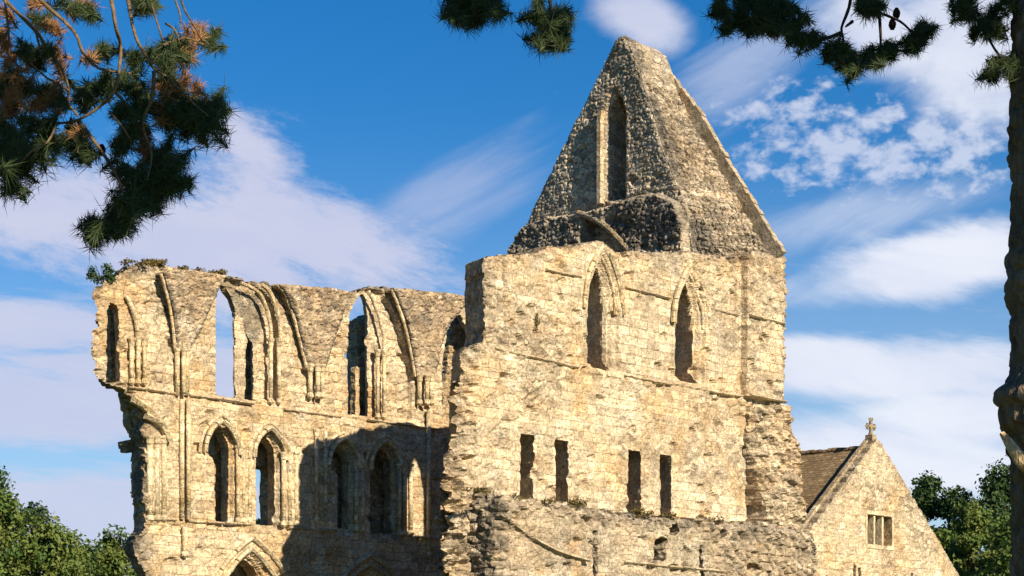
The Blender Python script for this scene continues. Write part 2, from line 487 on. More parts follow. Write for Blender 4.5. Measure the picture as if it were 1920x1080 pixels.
def build_world():
    w = bpy.data.worlds.new("World"); sc.world = w; w.use_nodes = True
    t = w.node_tree; t.nodes.clear()
    class WN(NT):
        def __init__(self): self.t = t
    N = WN()
    sky = N.n('ShaderNodeTexSky'); sky.sky_type = 'NISHITA'; sky.sun_disc = False
    sky.sun_elevation = math.radians(SUN_EL); sky.sun_rotation = math.atan2(sd[0], sd[1])
    sky.air_density = 1.0; sky.dust_density = .1; sky.ozone_density = 3.0
    hs = N.n('ShaderNodeHueSaturation'); N.l(sky.outputs[0], hs.inputs['Color'])
    hs.inputs['Saturation'].default_value = 1.42; hs.inputs['Value'].default_value = .80
    g = N.n('ShaderNodeTexCoord').outputs['Generated']
    sp = N.n('ShaderNodeSeparateXYZ'); N.l(g, sp.inputs[0])
    yy = N.math('MAXIMUM', sp.outputs[1], .08)
    # sky map: horizontal and vertical bearing of a direction
    X = N.math('ADD', N.math('MULTIPLY', N.math('DIVIDE', sp.outputs[0], yy), 4.0), .96)
    Y = N.math('SUBTRACT', 1.32, N.math('MULTIPLY', N.math('DIVIDE', sp.outputs[2], yy), 4.0))
    cb = N.n('ShaderNodeCombineXYZ'); N.l(X, cb.inputs[0]); N.l(Y, cb.inputs[1]); P = cb.outputs[0]
    # warp
    wn = N.n('ShaderNodeTexNoise'); wn.inputs['Scale'].default_value = 3.0; wn.inputs['Detail'].default_value = 4; N.l(P, wn.inputs['Vector'])
    def blob(cx, cy, rx, ry, rot=0.0, soft=1.0):
        r = math.radians(rot); ca, sa = math.cos(r), math.sin(r)
        dx = N.math('SUBTRACT', X, cx); dy = N.math('SUBTRACT', Y, cy)
        a = N.math('DIVIDE', N.math('ADD', N.math('MULTIPLY', dx, ca), N.math('MULTIPLY', dy, sa)), rx)
        b = N.math('DIVIDE', N.math('SUBTRACT', N.math('MULTIPLY', dy, ca), N.math('MULTIPLY', dx, sa)), ry)
        d = N.math('SQRT', N.math('ADD', N.math('MULTIPLY', a, a), N.math('MULTIPLY', b, b)))
        return N.mr(d, 0.0, 1.0+soft*.4, 1.0, 0.0)
    def rotnoise(rot, sx, sy, detail=6, rough=.6, dist=.4, off=0.0):
        mp = N.n('ShaderNodeMapping'); mp.inputs['Rotation'].default_value = (0, 0, math.radians(rot))
        mp.inputs['Location'].default_value = (off, off, off); N.l(P, mp.inputs[0])
        return N.noise(N.scale(mp.outputs[0], (sx, sy, 1)), 1.0, detail, rough, dist)
    def total(L):
        s = L[0]
        for q in L[1:]: s = N.math('MAXIMUM', s, q)
        return s
    # 1: the long wedge at the left and the pale veil under it
    m1 = total([blob(.28, .44, .60, .17, 16), blob(.56, .43, .42, .12, 24), blob(.46, .31, .16, .12, 40), blob(.1, .40, .3, .12, 0)])
    n1 = N.math('ADD', N.math('MULTIPLY', rotnoise(-15, 2.4, 7.5, 9, .68, .3), .6), N.math('MULTIPLY', rotnoise(-20, 9.0, 20.0, 7, .7, .2, 2.2), .4))
    d1 = N.mr(N.math('ADD', N.math('MULTIPLY', m1, .72), N.math('MULTIPLY', n1, 1.75)), 1.04, 1.5)
    d1 = N.math('MULTIPLY', d1, N.mr(m1, .0, .2, .0, 1.0))
    m2 = total([blob(.0, .615, .45, .07, 3), blob(.05, .75, .55, .10, 3), blob(.15, .96, .6, .10, 2), blob(.3, .70, .4, .09, 6), blob(.0, 1.1, 1.0, .14, 0)])
    n2 = N.math('ADD', N.math('MULTIPLY', rotnoise(-4, 1.6, 13.0, 9, .65, .4, 3.1), .7), N.math('MULTIPLY', rotnoise(-8, 6.0, 30.0, 6, .65, .2, 6.1), .3))
    d2 = N.math('MULTIPLY', N.mr(N.math('ADD', N.math('MULTIPLY', m2, .6), N.math('MULTIPLY', n2, 1.9)), .98, 1.42), N.mr(Y, .45, .56, .0, .92))
    # 2: mackerel puffs at the right
    m3 = total([blob(1.56, .27, .28, .15, 8), blob(1.76, .27, .26, .14, 0), blob(1.46, .21, .14, .06, 0)])
    n3 = N.math('ADD', N.math('MULTIPLY', rotnoise(8, 21.0, 30.0, 3, .5, .15, 1.7), .78), N.math('MULTIPLY', rotnoise(8, 60.0, 80.0, 3, .6, .2, 4.7), .22))
    d3 = N.math('MULTIPLY', N.mr(N.math('ADD', N.math('MULTIPLY', m3, .45), N.math('MULTIPLY', n3, 1.25)), .84, 1.16), .72)
    # 3: veil at upper right
    m4 = total([blob(1.84, .08, .30, .20, 20), blob(1.68, .07, .22, .11, 20), blob(1.21, .04, .12, .08, 20)])
    n4 = N.math('ADD', N.math('MULTIPLY', rotnoise(25, 3.0, 6.0, 8, .65, .4, 5.0), .65), N.math('MULTIPLY', rotnoise(10, 12.0, 17.0, 5, .6, .2, 9.0), .35))
    d4 = N.mr(N.math('ADD', N.math('MULTIPLY', m4, .75), N.math('MULTIPLY', n4, .8)), .55, 1.05)
    d4 = N.math('MULTIPLY', d4, .92)
    # 4: cirrus bands at the right
    m5 = total([blob(1.78, .49, .32, .09, -8), blob(1.70, .70, .42, .09, 3), blob(1.70, .86, .50, .10, 6), blob(1.56, .66, .26, .05, 3), blob(1.8, .78, .3, .1, 0)])
    n5 = N.math('ADD', N.math('MULTIPLY', rotnoise(-10, 2.6, 10.0, 8, .62, .5, 8.0), .6), N.math('MULTIPLY', rotnoise(-14, 7.0, 22.0, 6, .62, .3, 14.0), .4))
    d5 = N.mr(N.math('ADD', N.math('MULTIPLY', m5, .75), N.math('MULTIPLY', n5, 1.05)), .70, 1.15)
    # 5: thin streaks
    m6 = total([blob(.86, .36, .30, .10, -28), blob(1.38, .13, .24, .10, -35), blob(1.62, .40, .4, .07, -12), blob(1.5, .55, .3, .05, -5)])
    n6 = rotnoise(28, 2.0, 11.0, 7, .62, .3, 12.0)
    d6 = N.math('MULTIPLY', N.mr(N.math('ADD', N.math('MULTIPLY', m6, .6), N.math('MULTIPLY', n6, .9)), .62, 1.15), N.mr(m6, .0, .25, .0, .5))
    # faint high haze that pales the blue towards the horizon
    d7 = N.mr(Y, .15, 1.2, .0, .42)
    den = d1
    for q in (d2, d3, d4, d5, d6, d7):
        den = N.math('SUBTRACT', 1.0, N.math('MULTIPLY', N.math('SUBTRACT', 1.0, den), N.math('SUBTRACT', 1.0, q)))
    den = N.math('MULTIPLY', den, .93, clamp=True)
    # brighter cores at the right, lavender at the left
    tone = N.mr(rotnoise(-8, 2.5, 8.0, off=20.0), .3, .7)
    rightness = N.mr(X, .9, 1.7)
    cl = N.mix(rightness, c4(5.4, 5.5, 6.8), c4(7.3, 7.5, 8.2))
    cl = N.mix(N.math('MULTIPLY', tone, .3), cl, c4(3.7, 4.3, 6.5))
    skyc = N.mix(1.0, hs.outputs[0], c4(SKY_TINT[0], SKY_TINT[1], SKY_TINT[2]), 'MULTIPLY')
    fin = N.mix(den, skyc, cl)
    bg = N.n('ShaderNodeBackground'); N.l(fin, bg.inputs[0]); bg.inputs[1].default_value = .07
    out = N.n('ShaderNodeOutputWorld'); N.l(bg.outputs[0], out.inputs[0])

SKY_TINT = (.8, 1.0, 1.15)
build_world()

# ------------------------------------------------------------------ ground
def ground():
    n = 60; R = 600.0
    g = np.linspace(-R, R, n+1); vs = []; 
    for x in g:
        for y in g: vs.append((x, y, -.02))
    fs = [(i*(n+1)+j, (i+1)*(n+1)+j, (i+1)*(n+1)+j+1, i*(n+1)+j+1) for i in range(n) for j in range(n)]
    tag(mkobj('ground', vs, fs, M_GRASS), kind='structure')
ground()

# ------------------------------------------------------------------ EAST: the arcaded wall of the transept, at the left
E = EAST
zb = -.3
east = thing('arcaded_wall', E.world(E.px(470, 900)[0], 0, 0), 'long roofless wall of pointed clerestory windows over paired arched openings, left of the gable', 'ruined wall')

def px_open(L): return E.pts(L)
e_outer = E.pts([(180, 548), (186, 532), (210, 517), (235, 502), (262, 494), (300, 493), (340, 501), (380, 510), (415, 508), (440, 522), (480, 529),
                 (520, 531), (560, 536), (600, 538), (632, 543), (648, 560), (660, 552), (676, 538), (720, 536), (760, 541), (800, 546), (850, 551), (900, 560), (985, 580)])
aR = e_outer[-1][0]
e_outer += [(aR, zb)]
aL = E.px(252, 1080)[0]
e_outer += [(E.px(262, 1080)[0]-.5, zb)]
e_outer += E.pts([(276, 1085), (264, 1060), (252, 1032), (254, 1006), (266, 988), (268, 976), (268, 830), (262, 812), (268, 790), (260, 765), (238, 738), (222, 724), (200, 718), (186, 708), (180, 690)])
e_holes = []
e_holes.append(px_open([(203, 714), (203, 580), (211, 566), (221, 572), (226, 590), (226, 714)]))
e_holes.append(px_open([(414, 738), (414, 545), (420, 530), (432, 535), (445, 560), (455, 600), (484, 645), (484, 752), (440, 745)]))
e_holes.append(px_open([(662, 775), (662, 640), (665, 590), (675, 562), (688, 548), (694, 560), (698, 590), (699, 782)]))
e_holes.append(px_open([(838, 790), (840, 680), (848, 620), (862, 592), (872, 588), (890, 625), (892, 790)]))
e_holes.append(px_open([(412, 977), (412, 875), (406, 858), (394, 846), (390, 834), (396, 818), (408, 806), (417, 803), (426, 812), (434, 830), (436, 845), (436, 978)]))
e_holes.append(px_open([(488, 983), (488, 868), (484, 840), (490, 826), (502, 817), (512, 824), (521, 842), (523, 860), (523, 985)]))
e_holes.append(px_open([(640, 990), (640, 890), (628, 872), (624, 856), (632, 842), (644, 836), (655, 846), (662, 866), (662, 992)]))
e_holes.append(px_open([(702, 1000), (702, 880), (704, 862), (714, 846), (722, 840), (732, 848), (741, 868), (742, 1000)]))
# arcade arches at the foot
def arch_px(pl, xl, ys, xa, ya, xr):
    a0 = pl.px(xl, ys)[0]; a1 = pl.px(xr, ys)[0]; zs = pl.px((xl+xr)/2, ys)[1]; za = pl.px(xa, ya)[1]
    return a0, a1, zs, za
aA = arch_px(E, 402, 1205, 466, 1048, 530)
e_holes.append(lancet(aA[0], aA[1], -.1, aA[2], aA[3]))
aB = arch_px(E, 626, 1215, 688, 1076, 750)
e_holes.append(lancet(aB[0], aB[1], -.1, aB[2], aB[3]))

z_s1 = E.px(470, 757)[1]; z_s2 = E.px(450, 982)[1]
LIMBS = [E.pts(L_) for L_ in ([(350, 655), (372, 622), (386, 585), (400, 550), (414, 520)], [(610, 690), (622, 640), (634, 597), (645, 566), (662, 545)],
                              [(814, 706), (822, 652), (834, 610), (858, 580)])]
BAYS = [E.pts([(340, 655), (360, 625), (378, 580), (402, 518), (440, 524), (470, 530), (500, 548), (518, 590), (526, 640), (526, 752), (352, 738)]),
        E.pts([(598, 692), (612, 630), (626, 580), (640, 545), (666, 540), (690, 541), (718, 545), (745, 592), (764, 652), (776, 706), (776, 790), (606, 772)]),
        E.pts([(802, 706), (812, 645), (828, 600), (856, 565), (900, 575), (900, 800), (812, 795)]),
        E.pts([(186, 560), (220, 548), (256, 550), (276, 590), (282, 640), (282, 724), (186, 712)])]
def e_depth(A, Z, so, dh):
    up = sstep(z_s1-.1, z_s1+.1, Z)
    rubz = np.maximum(np.maximum(sstep(.45, .05, so), .15), up*.35)
    d = fbm(A*.5, Z*.5, 11)*.10 + fbm(A*3, Z*3, 12)*.035
    d = d + rubble(A, Z, .34, 13)*(.03+.13*rubz)
    d = d - .10*sstep(.35, .0, so)
    # stepped orders round each opening
    d = d - (.12*(dh < .22) + .12*(dh < .09))*(1-up) - .13*missing(A, Z, .30, 14, .94)
    d = d - .10*up
    for B_ in BAYS[:3]: d = d - .22*sstep(-.02, .05, sdf_poly(A, Z, B_))
    return d
def e_attr(A, Z, so, dh):
    up = sstep(z_s1-.1, z_s1+.1, Z)
    inb = np.zeros(A.shape)
    for B_ in BAYS: inb = np.maximum(inb, sstep(-.05, .1, sdf_poly(A, Z, B_)))
    r = np.clip(np.maximum(sstep(.5, .1, so), up*sstep(-.05, .2, fbm(A*.6, Z*.6, 21))*.8), 0, 1)*(1-.8*inb)
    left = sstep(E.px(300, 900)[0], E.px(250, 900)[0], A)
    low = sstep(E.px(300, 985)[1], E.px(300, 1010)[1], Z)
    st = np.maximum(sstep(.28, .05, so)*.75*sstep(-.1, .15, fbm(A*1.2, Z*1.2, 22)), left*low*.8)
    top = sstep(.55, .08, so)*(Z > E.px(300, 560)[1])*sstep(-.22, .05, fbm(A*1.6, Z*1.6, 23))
    c1 = sstep(-.1, .15, sdf_poly(A, Z, E.pts([(440, 535), (500, 545), (505, 600), (490, 648), (452, 645), (440, 590)])))  # shade of the soffit beside the first clerestory window, put into the colour
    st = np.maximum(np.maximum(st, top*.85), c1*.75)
    for L_ in LIMBS:  # dark line along each arch limb
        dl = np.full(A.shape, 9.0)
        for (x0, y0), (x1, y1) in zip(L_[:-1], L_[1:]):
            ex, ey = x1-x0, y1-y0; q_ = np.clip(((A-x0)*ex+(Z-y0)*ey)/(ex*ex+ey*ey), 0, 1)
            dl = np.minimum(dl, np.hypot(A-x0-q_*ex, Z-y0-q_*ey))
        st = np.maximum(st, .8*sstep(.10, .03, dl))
    return {'rub': r, 'stain_shade': st}
embC = embrasure(e_holes[:4], .13); embT = embrasure(e_holes[4:8], .19)
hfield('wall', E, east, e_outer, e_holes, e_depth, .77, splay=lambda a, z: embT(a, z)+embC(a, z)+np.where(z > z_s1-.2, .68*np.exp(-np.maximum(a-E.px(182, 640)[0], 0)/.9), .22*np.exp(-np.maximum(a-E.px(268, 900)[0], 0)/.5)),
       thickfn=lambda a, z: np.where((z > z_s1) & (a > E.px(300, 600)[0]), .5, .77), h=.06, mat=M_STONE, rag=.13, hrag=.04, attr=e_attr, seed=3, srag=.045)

# rear leaf of the wall passage, seen through the openings
ER = E.off(-1.25)
back = MB()
def rear(name, poly, thick=.5, seed=50):
    hfield(name, ER, east, ER.pts(poly), [], lambda A, Z, so, dh: rubble(A, Z, .3, seed)*.1+fbm(A*2, Z*2, seed)*.08, thick, .07, M_STONE, rag=.06,
           attr=lambda A, Z, so, dh: {'rub': .7+0*A, 'stain_shade': 0*A}, seed=seed)
def inner(poly, dep, thick, seed):
    pl = E.off(-dep)
    hfield('inner_pier', pl, east, pl.pts(poly), [], lambda A, Z, so, dh: fbm(A*3, Z*3, seed)*.06-.04*sstep(.12, 0, so), thick, .05, M_STONE, rag=.04,
           attr=lambda A, Z, so, dh: {'rub': .3+0*A, 'stain_shade': 0*A}, seed=seed)
inner([(441, 752), (441, 600), (446, 585), (458, 600), (466, 640), (462, 660), (461, 755)], .24, .14, 51)
inner([(668, 790), (668, 690), (671, 686), (675, 690), (675, 792)], .35, .3, 61)
rear('rear_pier', [(457, 756), (457, 632), (505, 632), (505, 756)], seed=62)
rear('rear_pier', [(206, 722), (206, 580), (216, 566), (262, 566), (262, 726)], thick=.3, seed=63)
rear('rear_pier', [(668, 800), (668, 620), (664, 600), (690, 590), (730, 590), (730, 800)], seed=52)
rear('rear_pier', [(505, 1000), (505, 880), (488, 876), (470, 870), (470, 800), (560, 800), (560, 1000)], seed=53)
rear('rear_pier', [(398, 1000), (398, 800), (462, 800), (462, 1000)], seed=54)
rear('rear_pier', [(600, 1010), (600, 820), (691, 820), (691, 1010)], seed=55)
rear('rear_pier', [(693, 1010), (693, 820), (790, 820), (790, 1010)], seed=56)
rear('rear_pier', [(232, 735), (244, 800), (254, 830), (258, 975), (272, 985), (300, 985), (300, 735), (270, 728)], thick=.3, seed=57)
rear('rear_pier', [(820, 800), (850, 580), (930, 580), (930, 800)], seed=58)
rear('rear_wall', [(330, 1020), (800, 1030), (800, 1380), (330, 1380)], seed=59)

# vault springers between the clerestory arches
def springer(poly, seed):
    P = E.pts(poly); zlo = min(p[1] for p in P); zhi = max(p[1] for p in P)
    def dep(A, Z, so, dh):
        t = np.clip((Z-zlo)/(zhi-zlo), 0, 1)
        return .14+.30*t**1.0 + rubble(A, Z, .22, seed)*.08 + fbm(A*1.5, Z*1.5, seed+1)*.10 - .04*sstep(.08, 0, so)
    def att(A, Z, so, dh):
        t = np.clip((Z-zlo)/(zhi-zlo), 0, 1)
        return {'rub': .45+.5*t, 'stain_shade': np.maximum(.85*sstep(.15, .05, so)*(t < .88)*(t > .06), .45*sstep(.15, .6, t)*sstep(-.05, .2, fbm(A*2, Z*2, seed+3)))}  # dark outline along the edges, random dark mottling higher up
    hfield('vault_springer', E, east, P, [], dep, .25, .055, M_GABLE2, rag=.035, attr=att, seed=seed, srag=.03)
M_GABLE2 = stone('springer_rubble', A=(.52, .41, .27), B=(.47, .33, .19), C=(.38, .32, .24))
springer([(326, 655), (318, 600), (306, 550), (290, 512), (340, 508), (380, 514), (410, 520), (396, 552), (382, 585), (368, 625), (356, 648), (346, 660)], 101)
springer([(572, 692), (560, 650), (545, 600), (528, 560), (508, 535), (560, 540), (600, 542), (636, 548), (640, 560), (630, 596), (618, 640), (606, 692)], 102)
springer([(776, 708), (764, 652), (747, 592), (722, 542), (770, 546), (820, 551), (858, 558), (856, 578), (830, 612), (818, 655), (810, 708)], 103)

def curve_px(pl, L, dep, n=5):
    """smooth polyline in plane coords through pixel points"""
    P = np.array(pl.pts(L)); out = []
    m = len(P)
    for i in range(m-1):
        p0 = P[max(i-1, 0)]; p1 = P[i]; p2 = P[i+1]; p3 = P[min(i+2, m-1)]
        for k in range(n):
            t = k/n
            q = .5*((2*p1)+(-p0+p2)*t+(2*p0-5*p1+4*p2-p3)*t*t+(-p0+3*p1-3*p2+p3)*t**3)
            out.append((q[0], dep, q[1]))
    out.append((P[-1][0], dep, P[-1][1]))
    return out

def roll(r, k=8): return [(r*math.cos(t*2*math.pi/k), r*math.sin(t*2*math.pi/k)) for t in range(k)]
HOOD = [(-.05, 0), (.11, 0), (.11, .10), (.03, .17), (-.05, .09)]
def voussoirs(b, P, prof, pl, step=3):
    """an arch moulding cut into separate worn stones"""
    i = 0
    while i < len(P)-1:
        j = min(i+step, len(P)-1)
        k = random.uniform(.86, 1.1); o = random.uniform(-.022, .014); q = random.uniform(-.010, .010)
        seg = [np.array(p, float)+np.array([q, o, q]) for p in P[i:j+1]]
        if len(seg) > 1:
            t = seg[-1]-seg[-2]; seg[-1] = seg[-1]-t*.12
        b.sweep(seg, [(x*k, y*k) for x, y in prof], pl)
        i = j
def moulding(name, pl, parent, L, dep=.08, r=.09, prof=None, mat=None):
    b = MB(); voussoirs(b, curve_px(pl, L, dep), prof or roll(r), pl)
    return b.build(name, mat or M_DRESS, parent)

# wall ribs of the clerestory arches
def rib(L, d0, d1, r=.065):
    P = curve_px(E, L, 0); n = len(P)
    P = [(p[0], d0+(d1-d0)*i/(n-1), p[2]) for i, p in enumerate(P)]
    b = MB(); voussoirs(b, P, roll(r), E); b.build('arch_rib', M_DRESS, east)
rib([(325, 655), (317, 602), (305, 552), (290, 515)], .10, .31, .055)
rib([(522, 642), (520, 605), (512, 572), (500, 548), (486, 534)], .10, .16, .08)
rib([(507, 642), (504, 606), (495, 575), (480, 548), (448, 530)], .06, .10, .07)
rib([(571, 690), (559, 648), (544, 598), (527, 558), (508, 536)], .10, .31, .055)
rib([(775, 706), (763, 652), (746, 595), (722, 545)], .10, .31, .055)
rib([(720, 665), (716, 625), (708, 592), (698, 566), (688, 546)], .06, .06, .07)
rib([(258, 642), (254, 606), (246, 575), (234, 555)], .02, .06, .07)

# vaulting shafts
def shaft(x, y0, y1, r=.09, dep=.06, name='vault_shaft', parent=None, pl=None, cap=True, base=True):
    pl = pl or E; parent = parent or east
    a, zt = pl.px(x, y0); _, zl = pl.px(x, y1)
    b = MB(); b.tube([pl.world(a, dep, zl), pl.world(a, dep, zt)], r, 10)
    o = b.build(name, M_DRESS, parent, smooth=True)
    if cap:
        c = MB(); c.tube([pl.world(a, dep, zt-.10), pl.world(a, dep, zt-.06), pl.world(a, dep, zt+.06), pl.world(a, dep, zt+.14), pl.world(a, dep, zt+.18)], [r*1.02, r*1.3, r*1.35, r*1.8, r*1.8], 10)
        c.build('capital', M_DRESS, o)
    if base:
        c = MB(); c.tube([pl.world(a, dep, zl-.12), pl.world(a, dep, zl-.05), pl.world(a, dep, zl+.04), pl.world(a, dep, zl+.10)], [r*.6, r*1.5, r*1.4, r*1.02], 10)
        c.build('shaft_base', M_DRESS, o)
    return o
for dx, dp in ((-9, .06), (0, .15), (9, .06)):
    shaft(339+dx, 655, 742, .085, dp, base=False)
shaft(338, 750, 974, .085, .08, cap=False, base=False); shaft(348, 750, 974, .085, .14, cap=False, base=False)
shaft(342, 988, 1040, .085, .12, cap=False)
for dx, dp in ((-11, .10), (0, .18), (11, .10)):
    shaft(589+dx, 694, 742, .085, dp, base=True)
    shaft(794+dx, 712, 755, .085, dp, base=True)
for x in (246, 258, 270): shaft(x, 645, 716, .075, .02, 'jamb_shaft')
for x in (507, 522): shaft(x, 645, 752, .075, .02, 'jamb_shaft')
for x in (708, 720): shaft(x, 665, 780, .075, .0, 'jamb_shaft')
# triforium jamb shafts
for x in (280, 293, 306): shaft(x, 828, 972, .10, .02, 'jamb_shaft')
for x in (446, 456, 468): shaft(x, 846, 976, .075, .0, 'jamb_shaft')
for x in (531, 542, 554): shaft(x, 858, 982, .085, .02, 'jamb_shaft')
for x in (668, 680): shaft(x, 872, 992, .075, .0, 'jamb_shaft')
for x in (746, 756, 767): shaft(x, 880, 1000, .085, .08, 'jamb_shaft')
shaft(800, 770, 1040, .085, .10, cap=False); shaft(590, 815, 975, .07, .10); shaft(608, 800, 975, .07, .06, cap=False)

# hood mouldings of the paired openings
def hood(pl, parent, xl, ys, xa, ya, xr, dep=.04, prof=None, name='arch_moulding', slope=None):
    a0, zl = pl.px(xl, ys); a1, _ = pl.px(xr, ys); za = pl.px(xa, ya)[1]
    P = [(x, dep, z) for x, z in arch_pts(a0, a1, zl, za, 10)]
    b = MB(); voussoirs(b, P, prof or HOOD, pl, 2)
    return b.build(name, M_DRESS, parent)
for (xl, ys, xa, ya, xr) in ((384, 848, 420, 792, 446), (476, 858, 505, 804, 534), (616, 872, 646, 824, 672), (694, 882, 722, 828, 752)):
    hood(E, east, xl, ys, xa, ya, xr, .02)
    hood(E, east, xl-10, ys+1, xa, ya-12, xr+10, .02, prof=roll(.06))
for (xl, ys, xa, ya, xr) in ((390, 1205, 468, 1030, 546), (376, 1210, 471, 1010, 566), (612, 1212, 689, 1060, 766), (600, 1218, 691, 1042, 782)):
    hood(E, east, xl, ys, xa, ya, xr, .02)
b = MB(); b.sweep([(p[0], .06, p[1]) for p in E.pts([(304, 800), (286, 778), (266, 760), (244, 746)])], [(1.5*a, 1.6*b) for a, b in HOOD], E); b.build('arch_moulding', M_DRESS, east)
b = MB(); b.sweep([(p[0], .06, p[1]) for p in E.pts([(314, 826), (303, 800), (286, 786), (268, 778)])], [(1.2*a, 1.5*b) for a, b in HOOD], E); b.build('arch_moulding', M_DRESS, east)

STR = [(-.04, -.03), (.05, -.03), (.05, .05), (.0, .11), (-.04, .05)]
def string_px(pl, parent, segs, dep=.03, prof=None):
    for L in segs:
        P = pl.pts(L); z = sum(p[1] for p in P)/len(P)
        b = MB(); pts = []
        n = max(2, int((P[-1][0]-P[0][0])/.35))
        for i in range(n+1):
            a = P[0][0]+(P[-1][0]-P[0][0])*i/n
            zz = P[0][1]+(P[-1][1]-P[0][1])*i/n
            pts.append((a, dep+random.uniform(-.025, .02), zz+random.uniform(-.012, .012)))
        voussoirs(b, pts, prof or STR, pl, 2); b.build('string_course', M_COPE2, parent)
string_px(E, east, [[(238, 727), (330, 738)], [(354, 742), (476, 757)], [(530, 768), (640, 783)], [(690, 787), (820, 806)]])
string_px(E, east, [[(272, 972), (330, 976)], [(352, 978), (470, 984)], [(540, 990), (628, 996)], [(776, 1006), (832, 1012)]])
# broken corbel stub at the left end
ob = hfield('corbel_stub', ER, east, ER.pts([(230, 828), (250, 822), (252, 848), (234, 850)]), [], None, .3, .06, M_STONE, rag=.05, attr=lambda A, Z, so, dh: {'rub': .6+0*A, 'stain_shade': .5+0*A}, seed=77)

# ------------------------------------------------------------------ WEST: the high outer wall with lancets and slits
W = WEST
west = thing('transept_wall', W.world(W.px(1180, 900)[0], 0, 0), 'tall sunlit ruined wall with two lancets above four narrow slit openings', 'ruined wall')
aWR = W.px(1463, 700)[0]
w_outer = W.pts([(908, 484), (935, 478), (980, 474), (1015, 468), (1030, 458), (1062, 461), (1092, 456), (1122, 446), (1142, 458), (1165, 470), (1210, 473), (1262, 474), (1300, 472), (1345, 482), (1380, 482), (1392, 474), (1466, 484), (1465, 600), (1462, 742)])
w_outer += [(aWR, zb), (W.px(850, 900)[0]-.2, zb)]
w_outer += W.pts([(846, 1080), (844, 930), (846, 885), (858, 835), (856, 785), (864, 725), (866, 690), (874, 656), (908, 642)])
w_holes = []
def wl(xl, xr, yb, ys, xa, ya):
    a0, z0 = W.px(xl, yb); a1 = W.px(xr, yb)[0]; z0 = W.px((xl+xr)/2, yb)[1]
    zs = W.px((xl+xr)/2, ys)[1]; za = W.px(xa, ya)[1]
    return lancet(a0, a1, z0, zs, za)
L1o = wl(1097, 1160, 698, 585, 1120, 468); L2o = wl(1264, 1324, 722, 612, 1290, 503)
def inset(poly, m, zcut):
    c = np.array(poly); xm = (c[:, 0].min()+c[:, 0].max())/2; w = (c[:, 0].max()-c[:, 0].min())/2
    k = (w-m)/w; ztop = c[:, 1].max(); z0 = c[:, 1].min()
    zs = np.median(c[:, 1])
    return [(xm+(x-xm)*k, z0+zcut+(z-z0-zcut)*((ztop-.62*m*2-z0-zcut)/(ztop-z0-zcut))) if z > z0+1e-6 else (xm+(x-xm)*k, z0+zcut) for x, z in poly]
w_holes += [inset(L1o, .40, .1), inset(L2o, .38, .1)]
slits = []
for (x0, x1, y0, y1) in ((974, 999, 814, 940), (1040, 1064, 825, 950), (1176, 1200, 844, 968), (1236, 1257, 853, 975)):
    a0, zt = W.px(x0, y0); a1, _ = W.px(x1, y0); zl = W.px((x0+x1)/2, y1)[1]; zt = W.px((x0+x1)/2, y0+.5)[1]
    slits.append([(a0, zl), (a0, zt), (a1, zt), (a1, zl)])
a1390 = W.px(1390, 700)[0]; a944 = W.px(945, 560)[0]; z_w2 = W.px(1390, 745)[1]; a905 = W.px(905, 700)[0]
z_w640 = W.px(905, 648)[1]
def w_depth(A, Z, so, dh):
    d = fbm(A*.45, Z*.45, 31)*.12 + fbm(A*3, Z*3, 32)*.035
    leftz = sstep(1.5, .2, A-W.px(846, 800)[0])*sstep(z_w640+.1, z_w640-.3, Z)
    rb = np.maximum(sstep(.4, .05, so), leftz)
    d = d + rubble(A, Z, .33, 33)*(.035+.05*sstep(-.05, .12, fbm(A*.5, Z*.5, 34))+.09*rb)
    d = d - leftz*.25*sstep(.7, .0, so) - .1*sstep(.3, 0, so)
    d = d + leftz*(fbm(A*1.1, Z*1.1, 35)*.45 + .30*(worley(A/.55, Z/.38, 37)[2]-.5) + .18*(worley(A/.28, Z/.2, 41)[2]-.5) - .3*missing(A, Z, .34, 42, .86))
    d = d - .14*missing(A, Z, .28, 39, .945) - .07*missing(A, Z, .5, 40, .9)
    pil = (A > a1390) & (Z > z_w2)
    d = d + .24*pil
    d = d - .14*sstep(.09, .04, np.abs(A-a944))*(Z > z_w640)
    for Lo in (L1o, L2o):
        s = sdf_poly(A, Z, Lo)
        spl = np.clip(s, 0, .42)
        r = np.where(s > 0, -spl*1.02 + .075*np.abs(np.sin(spl*math.pi/.14)), 0)
        d = d + r + .05*((s > -.12) & (s <= 0))
    return d
def w_attr(A, Z, so, dh):
    leftz = sstep(1.4, .2, A-W.px(846, 800)[0])*sstep(z_w640+.1, z_w640-.3, Z)
    mid = sstep(.0, .16, fbm(A*.45, Z*.6, 36))*.8
    insidel = np.zeros(A.shape)
    for Lo in (L1o, L2o): insidel = np.maximum(insidel, sstep(-.15, 0, sdf_poly(A, Z, Lo)))
    r = np.clip(np.maximum(np.maximum(leftz, sstep(.4, .05, so)*.8), mid), 0, 1)*(1-insidel)
    return {'rub': r, 'stain_shade': np.maximum(.4*sstep(.4, .05, so)*sstep(-.05, .2, fbm(A*1.3, Z*1.3, 38)), .30*sstep(-.02, .2, fbm(A*.9, Z*.9, 43))*sstep(z_w640-1.5, z_w640+.5, Z))*(1-insidel)}
embW = embrasure(w_holes+slits, .28)
hfield('wall', W, west, w_outer, w_holes+slits, w_depth, 1.3, .06, M_STONE2, rag=.07, hrag=.03, attr=w_attr, seed=5, srag=.045, splay=lambda a, z: embW(a, z)+np.where(z > z_w640-.1, .5*np.exp(-np.maximum(a-W.px(908, 560)[0], 0)/.8), 1.0*np.exp(-np.maximum(a-W.px(855, 800)[0], 0)/1.3)),
       ragfn=lambda A, Z: .06+.16*sstep(z_w640+.1, z_w640-.3, Z)*(A < a905+1)+.04*(Z > W.px(1100, 500)[1]))
